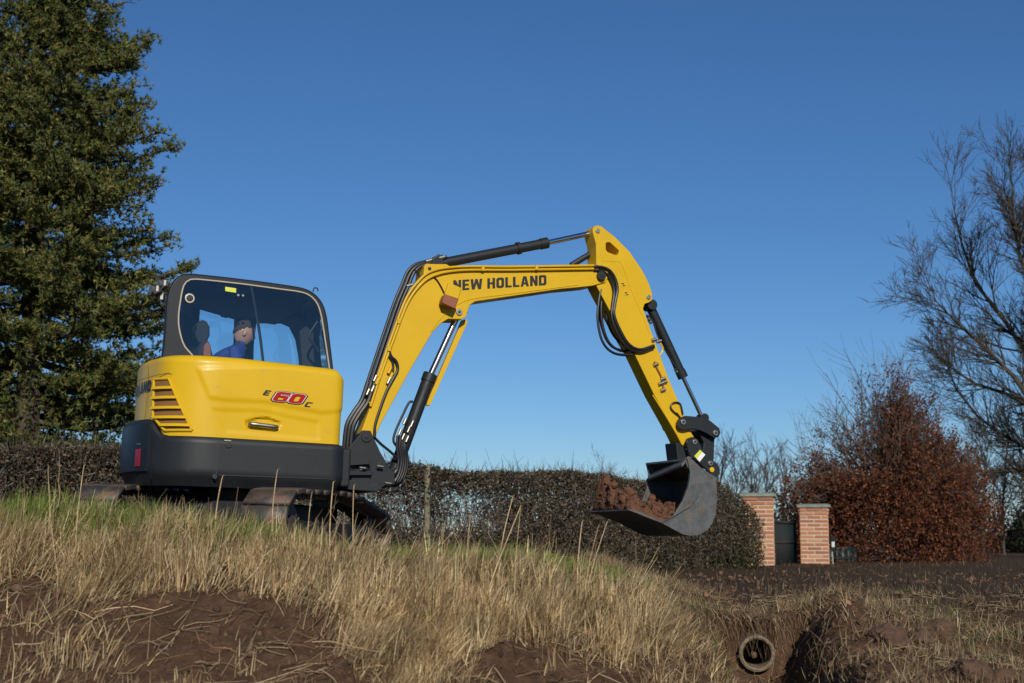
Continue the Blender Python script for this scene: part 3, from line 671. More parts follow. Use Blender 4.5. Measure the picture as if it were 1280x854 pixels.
for q in [(1.27,1.72),(1.288,1.669),(1.267,1.623),(1.117,1.537),(1.073,1.504),(1.16,1.607),(1.135,1.635)]: cyl('hose_fitting', (q[0]-.012, -.358, q[1]-.03), (q[0]+.012, -.358, q[1]+.03), .016, 'steel' if int(q[0]*1000) % 2 else 'yellow2', boom, 8)
tube('hose', at([(1.65,2.656),(1.699,2.623),(1.742,2.565),(1.785,2.492)], -.338), .008, 'hose', boom)
tube('hose', at([(1.493,2.702),(1.535,2.652),(1.53,2.589)], -.3), .009, 'hose', boom)
for q in [(1.459,2.56),(1.767,2.864),(1.711,2.834),(1.64,2.819)]: cyl('hose_fitting', (q[0]-.03, -.25, q[1]-.012), (q[0]+.03, -.25, q[1]+.012), .018, 'steel', boom, 8)
# lamp on the boom side
wl = empty('boom_lamp', parent=boom)
prism('lamp_body', [(1.725,2.413),(1.746,2.469),(1.883,2.428),(1.869,2.388),(1.847,2.34),(1.726,2.383)], 'orange', wl, -.47, -.36, bevel=.008)
prism('lamp_bracket', [(1.775,2.486),(1.81,2.605),(1.941,2.564),(1.913,2.453)], 'yellow2', wl, -.37, -.334, bevel=.006)

# --- hydraulic cylinders
def ram(name, p0, p1, p2, r, rr_, y, parent):
    """barrel p0->p1, rod p1->p2 in the boom plane"""
    P = [Vector((p[0], y, p[1])) for p in (p0, p1, p2)]; d = (P[1]-P[0]).normalized()
    o = cyl(name, P[0], P[1], r, 'dark', parent, 28, .006)
    cyl('rod', P[1]-d*.05, P[2], rr_, 'chrome', o, 20)
    cyl('gland', P[1]-d*.07, P[1]+d*.012, r*1.14, 'dark', o, 28)
    cyl('rod_eye', P[2]+Vector((0, -.06, 0)), P[2]+Vector((0, .06, 0)), rr_*2.2, 'dark', o, 24)
    cyl('barrel_eye', P[0]+Vector((0, -.07, 0)), P[0]+Vector((0, .07, 0)), r*1.15, 'dark', o, 24)
    return o
a_ = [(1.729,2.802),(2.868,3.137),(3.395,3.305)]
ac = ram('arm_cylinder', a_[0], a_[1], a_[2], .049, .026, -.2, EX)
q = [(2.572,3.051)][0]; dd = Vector((a_[1][0]-a_[0][0], 0, a_[1][1]-a_[0][1])).normalized()
cyl('band', Vector((q[0], -.2, q[1]))-dd*.018, Vector((q[0], -.2, q[1]))+dd*.018, .062, 'dark', ac, 28)
b_ = [(1.392,0.761),(1.715,1.726),(1.983,2.36)]
bc = ram('boom_cylinder', b_[0], b_[1], b_[2], .060, .030, -.2, EX)
prism('rod_guard', [(2.019,2.285),(2.063,2.297),(2.072,2.267),(1.727,1.436),(1.691,1.437),(1.705,1.488)], 'yellow2', bc, -.205, -.15, bevel=.004)
tube('pipe', at([(1.532,1.454),(1.493,1.436),(1.436,1.312),(1.374,1.158),(1.362,1.068),(1.411,1.011)], -.28), .012, 'dark', bc)
for k, q in enumerate([(1.462,1.261),(1.504,1.189),(1.453,1.118),(1.533,1.243),(1.493,1.098),(1.42,1.161)]): cyl('hose_fitting', (q[0]-.012, -.28, q[1]-.03), (q[0]+.012, -.28, q[1]+.03), .014, 'steel', bc, 8)
for k, (dx, y) in enumerate(((0, -.30), (.03, -.27), (.06, -.24), (-.03, -.31), (.09,-.2))):
    tube('hose', [(x+dx, y, z) for x, z in [(1.422,1.124),(1.419,1.012),(1.44,0.901),(1.422,0.774),(1.365,0.682),(1.274,0.663)]], .015, 'hose', bc)
tube('hose', at([(1.165,1.091),(1.229,1.035),(1.316,0.974),(1.396,0.912)], -.32), .013, 'hose', bc)

# --- arm
AO = [(3.32,3.278),(3.319,3.311),(3.336,3.338),(3.371,3.354),(3.415,3.347),(3.564,3.256),(3.731,3.122),(3.878,2.944),(3.952,2.824),(3.995,2.717),(3.996,2.652),(3.956,2.619),(3.912,2.603),(3.895,2.552),(4.008,2.289),(4.195,1.865),(4.336,1.587),(4.439,1.367),(4.522,1.251),(4.487,1.184),(4.415,1.18),(4.346,1.213),(4.281,1.325),(4.033,1.695),(3.807,2.09),(3.603,2.379),(3.378,2.731),(3.341,2.832),(3.368,2.949),(3.358,3.16)]
AH = [(3.467,3.178),(3.485,3.19),(3.511,3.193),(3.603,3.126),(3.614,3.107),(3.604,3.076),(3.577,3.07),(3.487,3.093),(3.47,3.117)]
arm = prism('arm', AO, 'yellow2', EX, -.31, -.09, holes=[AH], bevel=.007)
tube('weld_seam', at([(3.424,2.996),(3.565,3.002),(3.645,2.978),(3.767,2.712),(3.915,2.423),(3.972,2.298)], -.3105), .004, 'yellow2', arm, 6)
prism('fork_slot_shade', [(3.336,3.274),(3.351,3.28),(3.39,3.165),(3.397,2.969),(3.371,2.852),(3.359,2.851),(3.379,2.967),(3.372,3.163)], 'black', arm, -.275, -.125, bevel=0)  # raised black plate paints the shaded opening between the side plates
pin('pin', [(3.372,3.295)][0], -.322, -.08, .024, arm, dark=False)
pin('pin', [(3.95,2.675)][0], -.322, -.08, .024, arm, dark=False)
pin('pin', [(4.459,1.239)][0], -.395, -.02, .026, arm)
sg_ = [(3.639,2.805),(3.711,2.796),(3.694,2.745),(3.632,2.755),(3.668,2.718),(3.757,2.694),(3.74,2.652),(3.66,2.677)]
for q in (sg_[:4], sg_[4:]):
    prism('safety_decal', q, 'yellow', arm, -.3120, -.3105, bevel=0)
    cx, cz = sum(a[0] for a in q)/4, sum(a[1] for a in q)/4
    prism('safety_symbol', [(cx-.03, cz+.01), (cx+.01, cz+.02), (cx-.005, cz), (cx+.03, cz-.005), (cx-.01, cz-.02), (cx-.0, cz-.002)], 'blackp', arm, -.3130, -.3122, bevel=0)
for dk, pts in enumerate([[(3.321,2.913),(3.408,2.922),(3.496,2.898),(3.559,2.823),(3.588,2.712),(3.565,2.564),(3.559,2.451),(3.624,2.311),(3.724,2.175),(3.849,2.128),(4.008,2.182)],[(3.326,2.882),(3.439,2.878),(3.52,2.805),(3.558,2.695),(3.544,2.548),(3.538,2.434),(3.603,2.278),(3.712,2.143),(3.854,2.106),(4.013,2.168)],[(3.427,2.708),(3.405,2.56),(3.401,2.398),(3.44,2.224),(3.512,2.118),(3.619,2.07),(3.769,2.074),(3.794,2.108)],[(3.472,2.703),(3.46,2.506),(3.491,2.314),(3.565,2.175),(3.69,2.113),(3.813,2.147)],[(3.518,2.681),(3.531,2.502),(3.588,2.328),(3.697,2.208),(3.85,2.163)],[(3.49,2.75),(3.479,2.504),(3.537,2.281),(3.638,2.159),(3.807,2.124)]]):
    yy = (-.345, -.335, -.30, -.25, -.2, -.16)[dk]; tube('hose', at(pts, yy), .0135 if dk > 1 else .016, 'hose', arm)
tube('pipe', at([(4.047,2.263),(4.111,2.236),(4.148,2.165),(4.105,2.088),(4.07,2.028)], -.26), .010, 'yellow2', arm)
for q in [(4.021,2.244),(4.075,2.232),(4.044,1.994),(4.128,1.855),(4.146,1.824),(4.102,1.804),(4.13,1.742)]: cyl('hose_fitting', (q[0]-.03, -.325, q[1]-.008), (q[0]+.022, -.325, q[1]+.010), .018, 'steel', arm, 8)
tube('pipe', at([(4.026,2.025),(4.054,1.962),(4.1,1.885),(4.129,1.79),(4.121,1.725)], -.322), .009, 'orange', arm)
tube('hose', at([(4.309,1.495),(4.254,1.531),(4.217,1.569),(4.226,1.61),(4.279,1.63),(4.325,1.609),(4.353,1.514)], -.325), .009, 'hose', arm)
tube('hose', at([(4.281,1.525),(4.336,1.464)]+[], -.325), .009, 'hose', arm, smooth=False)
tube('hose', at([(3.168,2.951),(3.28,3.028),(3.401,3.107)], -.14), .03, 'hose', arm)
tube('grease_line', at([(4.017,1.686),(4.145,1.517),(4.283,1.325),(4.357,1.209)], -.314), .008, 'yellow2', arm)
c_ = [(4.02,2.613),(4.41,1.913),(4.642,1.502)]
kc = ram('bucket_cylinder', c_[0], c_[1], c_[2], .047, .021, -.2, EX)
tube('pipe', at([(3.984,2.486),(4.03,2.441),(4.105,2.267),(4.254,2.05),(4.328,1.974)], -.26), .009, 'dark', kc)
for q in [(3.975,2.477),(3.994,2.437),(4.301,1.955)]: cyl('hose_fitting', (q[0], -.29, q[1]-.02), (q[0], -.24, q[1]+.02), .016, 'steel', kc, 8)
# --- bucket linkage
LK = [(4.27,1.392),(4.275,1.437),(4.303,1.475),(4.359,1.496),(4.52,1.494),(4.632,1.469),(4.745,1.395),(4.758,1.35),(4.736,1.304),(4.685,1.292),(4.593,1.337),(4.522,1.359),(4.421,1.371),(4.341,1.352),(4.291,1.361)]
lk = prism('side_link', LK, 'dark', EX, -.375, -.335, bevel=.006)
prism('side_link', LK, 'dark', EX, -.065, -.025, bevel=.006)
for q in [(4.328,1.431),(4.695,1.344)]: pin('pin', q, -.39, -.02, .028, lk)
prism('bucket_link', [(4.549,1.368),(4.61,1.354),(4.732,1.343),(4.757,1.317),(4.733,1.28),(4.727,1.09),(4.712,1.032),(4.665,1.015),(4.604,1.047),(4.597,1.137),(4.607,1.245),(4.57,1.306),(4.508,1.351)], 'dark', EX, -.30, -.10, bevel=.01)
# --- bucket
bucket = empty('bucket', parent=EX)
EAR = [(4.362,1.227),(4.381,1.268),(4.437,1.289),(4.494,1.267),(4.543,1.184),(4.642,1.073),(4.713,1.041),(4.75,0.99),(4.751,0.936),(4.721,0.904),(4.68,0.906),(4.582,0.981),(4.485,1.052),(4.404,1.101)]
prism('ear', EAR, 'dark', bucket, -.385, -.345, bevel=.006); prism('ear', EAR, 'dark', bucket, -.055, -.015, bevel=.006)
BW0, BW1 = -.66, .26
SW = [(4.233,1.045),(4.28,1.048),(4.379,0.97),(4.548,0.884),(4.563,0.801),(4.567,0.662),(4.557,0.54),(4.525,0.435),(4.463,0.355),(4.37,0.309),(4.273,0.297),(4.195,0.31),(3.962,0.412),(4.086,0.487),(4.189,0.642),(4.245,0.783),(4.265,0.925)]
wall = prism('side_wall', SW, 'bucket', bucket, BW0, BW0+.02, bevel=.004); prism('side_wall', SW, 'bucket', bucket, BW1-.02, BW1, bevel=.004)
RP = [(4.262,0.925),(4.377,0.962),(4.447,0.891),(4.415,0.794),(4.361,0.688),(4.265,0.58),(4.112,0.491),(3.969,0.414),(4.083,0.487),(4.187,0.642),(4.243,0.782)]
prism('wear_plate', RP, 'bucket', bucket, BW0-.022, BW0+.001, bevel=.005)
BP = [(4.237,1.049),(4.3,1.035),(4.379,0.97),(4.548,0.884),(4.563,0.801),(4.567,0.662),(4.557,0.54),(4.525,0.435),(4.463,0.355),(4.37,0.309),(4.273,0.297),(4.195,0.31),(3.962,0.412),(3.666,0.501)]
bp_ = [Vector(p) for p in BP]
bm = bmesh.new(); prv = None; NW = 6
inn = inset2(bp_, .022)
add_prism(bm, [tuple(p) for p in bp_]+[tuple(p) for p in reversed(inn)], [], BW0+.004, BW1-.004)
finish('shell', bm, 'bucket', bucket, bevel=.003)
# cutting edge
tdir = (bp_[-1]-bp_[-2]).normalized(); tn = Vector((-tdir.y, tdir.x))
e0 = bp_[-1]-tdir*.10; 
prism('cutting_edge', [tuple(e0-tn*.004), tuple(bp_[-1]+tdir*.05), tuple(bp_[-1]+tdir*.05+tn*.012*(1 if tn.y > 0 else -1)), tuple(e0+tn*.028*(1 if tn.y > 0 else -1))], 'bucket', bucket, BW0, BW1, bevel=.003)
# top cross beam + torsion tube across the mouth
tp = bp_[0]; 
prism('top_plate', [(tp.x-.045, tp.y-.085), (tp.x-.055, tp.y-.06), (tp.x+.02, tp.y+.028), (tp.x+.07, tp.y+.020), (tp.x+.01, tp.y-.02)], 'bucket', bucket, BW0+.03, BW1-.02, bevel=.006)
tpl = bpy.data.objects[[o.name for o in bucket.children if o.name.startswith('top_plate')][0]]
for v in tpl.data.vertices: v.co.z -= .12*(v.co.y-BW0)/(BW1-BW0); v.co.x += .05*(v.co.y-BW0)/(BW1-BW0)
prism('lip_gusset', [(tp.x+.02, tp.y-.10), (tp.x-.02, tp.y-.03), (tp.x+.05, tp.y+.0), (tp.x+.09, tp.y-.06)], 'bucket', bucket, BW0+.02, BW0+.10, bevel=.004)
prism('mount_box', [(4.289,1.227),(4.379,1.232),(4.422,1.1),(4.472,1.076),(4.352,1.043),(4.316,1.05)], 'dark', bucket, -.30, -.06, bevel=.008)
for q in [(4.634,1.032)]: pin('pin', q, -.405, -.0, .026, bucket)
for q in [(4.655,0.971)]: cyl('grease_cap', (q[0], -.395, q[1]), (q[0], -.38, q[1]), .026, 'yellow', bucket)
st = [(4.518,1.163),(4.579,1.117),(4.516,1.042),(4.455,1.096)]
dec = prism('decal', st, 'white', bucket, -.3875, -.3855, bevel=0)
mid = [((st[0][0]+st[3][0])/2, (st[0][1]+st[3][1])/2)]
prism('decal_panel', [tuple((Vector(st[3]).lerp(Vector(st[0]), f)) for f in (0,))[0], tuple(Vector(st[3]).lerp(Vector(st[0]), 1)), tuple(Vector(st[0]).lerp(Vector(st[1]), .45)), tuple(Vector(st[3]).lerp(Vector(st[2]), .45))], 'sticker', bucket, -.3890, -.3878, bevel=0)
# --- soil heap lying in the bucket
def soil_heap():
    tip = bp_[-1]; jn = bp_[-2]; bk = bp_[-4]; nu, nv = 70, 60; V = np.zeros((nu, nv, 3)); base = np.zeros((nu, nv, 3))
    path = [tip-tdir*-.03, jn, bp_[-3]+Vector((.0, .03)), bk+Vector((0, .04)), bp_[-6]+Vector((-.05, .05))]
    path = resamp([tuple(p) for p in path], nu)
    for i, p in enumerate(path):
        u = i/(nu-1)
        for j in range(nv):
            v = j/(nv-1); y = BW0+.03+(BW1-BW0-.04)*v
            edge = min(1, v/.10+.1)*min(1, (1-v)/.08+.15)*min(1, u/.10+.12)
            h = (.13+.20*float(sstep(np.float64(v), .2, .9))*float(sstep(np.float64(1.03-v), 0, .10)))*float(np.interp(u, [0, .12, .45, .6, 1], [.95, 1.0, .78, .80, .75]))
            nz = noise.noise(Vector((p.x*7, y*7, 1)))*.06+noise.noise(Vector((p.x*17, y*17, 5)))*.05+noise.noise(Vector((p.x*40, y*40, 9)))*.024
            hh = max(.0, h*edge+nz*min(1, edge*1.2))
            V[i, j] = (p.x-hh*.15+noise.noise(Vector((y*9, p.x*9, 3)))*.03, y, p.y+.02+hh)
            base[i, j] = (p.x, y, p.y+.008)
    A = V.reshape(-1, 3); B = base.reshape(-1, 3); n = nu*nv
    i = np.arange(nu-1)[:, None]*nv; j = np.arange(nv-1)[None]
    F = np.stack([i+j, i+j+nv, i+j+nv+1, i+j+1], -1).reshape(-1, 4)
    ed = [(k, k+1) for k in range(nv-1)]+[((k)*nv+nv-1, (k+1)*nv+nv-1) for k in range(nu-1)]+[((nu-1)*nv+k+1, (nu-1)*nv+k) for k in range(nv-2, -1, -1)]+[((k+1)*nv, k*nv) for k in range(nu-2, -1, -1)]
    S = np.array([(a, b, b+n, a+n) for a, b in ed])
    Q = [np.concatenate([F, S, F[:, ::-1]+n])]; VV = [np.concatenate([A, B])]; off = 2*n
    ico = bmesh.new(); bmesh.ops.create_icosphere(ico, subdivisions=2, radius=1); IV = np.array([v.co[:] for v in ico.verts]); IF = np.array([[v.index for v in f.verts]+[f.verts[2].index] for f in ico.faces]); ico.free()
    T_ = []; 
    for q in range(800):
        i_, j_ = rng.integers(1, nu-1), rng.integers(1, nv-1); rr = .005+rng.exponential(.009); rr = min(rr, .05)
        sh_ = 1+.3*np.sin(IV@rng.normal(size=3)*4)[:, None]+.15*np.sin(IV@rng.normal(size=3)*9)[:, None]
        VV.append(IV*sh_*rr*rng.uniform(.6, 1.2, 3)+V[i_, j_]+[0, 0, rr*.3]); T_.append(IF[:, :3]+off); off += len(IV)
    me_q = np.concatenate(Q); tri = np.concatenate([me_q[:, [0, 1, 2]], me_q[:, [0, 2, 3]]]+T_)
    o = np_mesh('soil_heap', np.concatenate(VV), tri, 'soilheap')
    bpy.context.view_layer.update(); o.matrix_world = EX.matrix_world.copy()
    tag(o, 'lump of orange brown earth lying on the lip of the raised excavator bucket', 'soil')
soil_heap()
# --- swing bracket and front frame
sw = prism('swing_bracket', [(1.032,1.145),(1.108,1.146),(1.15,1.064),(1.208,0.957),(1.274,0.858),(1.317,0.764),(1.306,0.661),(0.959,0.659),(0.891,0.954),(0.997,1.092)], 'dark', EX, -.39, -.345, bevel=.006)
prism('swing_bracket', [(1.032,1.145),(1.108,1.146),(1.15,1.064),(1.208,0.957),(1.274,0.858),(1.317,0.764),(1.306,0.661),(0.959,0.659),(0.891,0.954),(0.997,1.092)], 'dark', EX, -.055, -.01, bevel=.006)
pin('pin', [(1.07,1.088)][0], -.405, .0, .05, sw, 'dark')
for y0, pts in ((-.46, [(0.875,0.862),(1.092,0.873),(1.108,0.838),(0.878,0.811)]), (-.44, [(0.885,0.769),(1.132,0.775),(1.134,0.738),(0.888,0.726)]), (-.46, [(0.87,0.681),(1.19,0.711),(1.225,0.611),(1.166,0.587),(0.874,0.595)])):
    prism('frame_lug', pts, 'dark', EX, y0, .05, bevel=.008)
cyl('swing_post', *[(0.96,-0.2,0.55),(0.96,-0.2,0.98)], .11, 'dark', EX)
prism('bracket_block', [(1.105,0.818),(1.255,0.848),(1.35,0.779),(1.355,0.662),(1.22,0.627),(1.126,0.695)], 'dark', EX, -.42, .02, bevel=.012)
for a in [(1.026,0.798),(1.19,0.821),(1.273,0.672)]: cyl('hose_fitting', (a[0]-.03, -.475, a[1]), (a[0]+.03, -.475, a[1]-.004), .013, 'steel', EX, 8)
for k in range(5):
    tube('hose', [(x, -.40+.02*k, z-.012*k) for x, z in [(0.894,0.808),(0.986,0.762),(1.082,0.796),(1.176,0.713),(1.284,0.689),(1.37,0.796)]], .014, 'hose', EX)
box('front_frame', (.72, -.1, .78), (.3, 1.1, .34), 'dark', EX, .02)
cyl('slew_ring', (0, 0, .43), (0, 0, .56), .42, 'black', EX, 40)

# --- undercarriage
UC = empty('undercarriage', parent=EX); UC.rotation_euler = (0, 0, R_(75.6-21)); UC.location = (.05, -.05, -.07)
box('frame_shade_fill', (0, 0, .38), (1.5, 1.24, .26), 'black', UC, .02)  # centre frame, enlarged in black to fill in the dark under the body
def track(yc):
    fr = box('track', (0, yc, .26), (1.9, .22, .20), 'black', UC, .02)
    for x, z, r in ((-1.0, .29, .235), (1.02, .25, .19)):
        for dy in (-.06, .06): cyl('wheel', (x, yc+dy-.02, z), (x, yc+dy+.02, z), r, 'track', fr, 28)
        cyl('wheel_hub', (x, yc-.13, z), (x, yc+.13, z), r*.45, 'track', fr, 20)
    for k in range(5): cyl('roller', (-.65+.33*k, yc-.10, .12), (-.65+.33*k, yc+.10, .12), .075, 'track', fr, 16)
    cyl('roller', (-.05, yc-.08, .53), (-.05, yc+.08, .53), .055, 'track', fr, 16)
    # closed path
    path = []
    for k in range(13): a = R_(90+180*k/12); path.append((-1.0+.285*math.cos(a), .30+.285*math.sin(a)))
    path += [(-.6, .018), (0, .018), (.6, .018)]
    for k in range(13): a = R_(-90+150*k/12); path.append((1.02+.235*math.cos(a), .255+.235*math.sin(a)))
    path += [(.75, .53), (.3, .60), (-.05, .612), (-.5, .598)]
    path.append(path[0])
    n = 30; P = [Vector(p) for p in path]; S = [0]
    for a, b in zip(P, P[1:]): S.append(S[-1]+(b-a).length)
    def g(s):
        s %= S[-1]; i = min(int(np.searchsorted(S, s, 'right'))-1, len(P)-2); return P[i].lerp(P[i+1], (s-S[i])/(S[i+1]-S[i]))
    pit = S[-1]/n
    prof = [(-.48, -.012), (-.485, .012), (-.44, .030), (.44, .030), (.485, .012), (.48, -.012)]
    bm = bmesh.new(); add_prism(bm, [(x*pit, z) for x, z in prof], [], -.2, .2)
    me = None
    for k in range(n):
        p = g(k*pit); q = g(k*pit+.02); d = (q-p).normalized()
        # outward is to the right of travel for this loop direction
        if me is None:
            s_ = finish('track_shoe', bm, 'track', fr, bevel=.006, seg=2); me = s_.data
        else:
            s_ = link(bpy.data.objects.new('track_shoe', me), fr)
        ang = math.atan2(-d.y, d.x)
        out = Vector((d.y, -d.x)); 
        m3 = Matrix(((d.x, 0, out.x), (0, 1, 0), (d.y, 0, out.y)))
        s_.matrix_local = Matrix.Translation((p.x, yc, p.y)) @ m3.to_4x4()
    bm = bmesh.new()
    for k in range(n*2):
        p = g(k*pit/2+.01); q = g(k*pit/2+.03); d = (q-p).normalized(); out = Vector((d.y, -d.x)); c = p-out*.03
        for dy in (-.05, .05): add_box(bm, (c.x, yc+dy, c.y), (pit*.42, .03, .05), Matrix(((d.x, 0, out.x), (0, 1, 0), (d.y, 0, out.y))).to_quaternion())
    finish('chain', bm, 'track', fr)
track(-.78); track(.78)
# ---------------------------------------------------------------- driver
def person():
    root = empty('person'); tag(root, 'person in a blue jacket sitting in the cab, head bent forward', 'person')
    bpy.context.view_layer.update(); root.matrix_world = EX.matrix_world.copy()
    h = [(0.034,2.069)][0]; sh = [(-0.138,1.901)][0]
    hx, hz = h; y = .40; px_ = sh[0]-.05
    J = {}; verts = []; edges = []; rad = []
    def v(p, r, par=None):
        verts.append(p); rad.append(r); i = len(verts)-1
        if par is not None: edges.append((par, i))
        return i
    pel = v((px_-.02, y, 1.44), (.15, .17)); wa = v((px_+.0, y, 1.58), (.13, .16), pel); ch = v((px_+.06, y, 1.75), (.14, .17), wa)
    ub = v((px_+.12, y, 1.86), (.10, .16), ch); nk = v((px_+.20, y, 1.94), (.062, .062), ub); hd = v((hx-.05, y, hz-.07), (.055, .055), nk)
    for s in (-1, 1):
        s1 = v((px_+.10, y+s*.17, 1.85), (.075, .075), ub); el = v((px_+.18, y+s*.26, 1.60), (.05, .05), s1); wr = v((px_+.42, y+s*.22, 1.55), (.034, .034), el)
    body = None
    me = bpy.data.meshes.new('jacket'); me.from_pydata(verts, edges, []); o = link(bpy.data.objects.new('body', me), root)
    o.modifiers.new('skin', 'SKIN'); me.skin_vertices[0].data[0].use_root = True
    for i, r in enumerate(rad): me.skin_vertices[0].data[i].radius = r
    ss = o.modifiers.new('s', 'SUBSURF'); ss.levels = ss.render_levels = 2; me.materials.append(M['jacket'])
    # legs
    verts.clear(); edges.clear(); rad.clear()
    c0 = v((px_-.02, y, 1.42), (.14, .15))
    for s in (-1, 1):
        k = v((px_+.20, y+s*.11, 1.42), (.085, .085), c0); k2 = v((px_+.42, y+s*.13, 1.40), (.065, .065), k); an = v((px_+.50, y+s*.13, 1.08), (.045, .045), k2); ft = v((px_+.62, y+s*.13, 1.03), (.04, .035), an)
    me = bpy.data.meshes.new('trousers'); me.from_pydata(list(verts), list(edges), []); o2 = link(bpy.data.objects.new('trousers', me), root)
    o2.modifiers.new('skin', 'SKIN'); me.skin_vertices[0].data[0].use_root = True
    for i, r in enumerate(rad): me.skin_vertices[0].data[i].radius = r
    ss = o2.modifiers.new('s', 'SUBSURF'); ss.levels = ss.render_levels = 2; me.materials.append(M['trousers'])
    # hands
    for s in (-1, 1):
        verts.clear(); edges.clear(); rad.clear(); w0 = Vector((px_+.42, y+s*.22, 1.55))
        a = v(tuple(w0), (.028, .024)); pm = v(tuple(w0+Vector((.06, 0, 0))), (.038, .018), a)
        for k in range(4):
            b1 = v(tuple(w0+Vector((.10, (k-1.5)*.02, .004))), (.010, .009), pm); b2 = v(tuple(w0+Vector((.135-.005*abs(k-1.5), (k-1.5)*.022, -.012))), (.009, .009), b1); v(tuple(w0+Vector((.135, (k-1.5)*.021, -.045))), (.008, .008), b2)
        t1 = v(tuple(w0+Vector((.06, -s*.04, -.012))), (.011, .011), pm); v(tuple(w0+Vector((.10, -s*.045, -.03))), (.009, .009), t1)
        me = bpy.data.meshes.new('hand'); me.from_pydata(list(verts), list(edges), []); oh = link(bpy.data.objects.new('hand', me), root)
        oh.modifiers.new('skin', 'SKIN'); me.skin_vertices[0].data[0].use_root = True
        for i, r in enumerate(rad): me.skin_vertices[0].data[i].radius = r
        ss = oh.modifiers.new('s', 'SUBSURF'); ss.levels = ss.render_levels = 1; me.materials.append(M['skin'])
    # head, facing +x and bent down a little
    bm = bmesh.new(); bmesh.ops.create_icosphere(bm, subdivisions=4, radius=1)
    for q in bm.verts:
        x, yy, z = q.co; fx = x
        jaw = 1-.32*max(0, -z)
        q.co = Vector((x*.098*(1-.12*max(0, -z)*(1 if x < 0 else .2)), yy*.076*jaw, z*.120))
        X, Y, Z = q.co
        if X > .05:
            q.co.x += .026*math.exp(-((Y/.014)**2+((Z+.015)/.026)**2))
            q.co.x -= .010*math.exp(-(((abs(Y)-.030)/.014)**2+((Z-.012)/.013)**2))
            q.co.x += .008*math.exp(-((Y/.024)**2+((Z+.060)/.008)**2))-.006*math.exp(-((Y/.02)**2+((Z+.050)/.004)**2))
            q.co.x += .012*math.exp(-((Y/.022)**2+((Z+.095)/.018)**2))
            q.co.x += .006*math.exp(-((Y/.05)**2+((Z-.035)/.010)**2))
    tilt = Matrix.Rotation(R_(18), 4, 'Y'); T = Matrix.Translation((hx, y, hz)) @ tilt
    bmesh.ops.transform(bm, matrix=T, verts=bm.verts); hd_ = finish('head', bm, 'skin', root, smooth=True)
    for s in (-1, 1):
        bm = bmesh.new(); bmesh.ops.create_uvsphere(bm, u_segments=12, v_segments=8, radius=1); bmesh.ops.transform(bm, matrix=T @ Matrix.Translation((-.005, s*.078, -.01)) @ Matrix.Rotation(R_(s*20), 4, 'Z') @ Matrix.Diagonal((.020, .009, .034, 1)), verts=bm.verts); finish('ear', bm, 'skin', hd_, smooth=True)
        bm = bmesh.new(); bmesh.ops.create_uvsphere(bm, u_segments=10, v_segments=8, radius=.012); bmesh.ops.transform(bm, matrix=T @ Matrix.Translation((.079, s*.030, .012)), verts=bm.verts); finish('eye', bm, 'blackp', hd_, smooth=True)
    bm = bmesh.new(); bmesh.ops.create_icosphere(bm, subdivisions=4, radius=1)
    kill = []
    for q in bm.verts:
        x, yy, z = q.co
        if z < .28+.9*max(0, x-.2)*1.0-.75*max(0, -x): kill.append(q)
        q.co = Vector((x*.106, yy*.083, z*.128))+Vector((0, 0, .002))
    bmesh.ops.delete(bm, geom=kill, context='VERTS'); bmesh.ops.transform(bm, matrix=T, verts=bm.verts); hr = finish('hair', bm, 'hair', hd_, smooth=True)
    md = hr.modifiers.new('s', 'SOLIDIFY'); md.thickness = .014
    box('collar', (px_+.19, y, 1.93), (.13, .15, .05), 'trousers', o, .02, rot=Matrix.Rotation(R_(30), 3, 'Y').to_quaternion())
person()
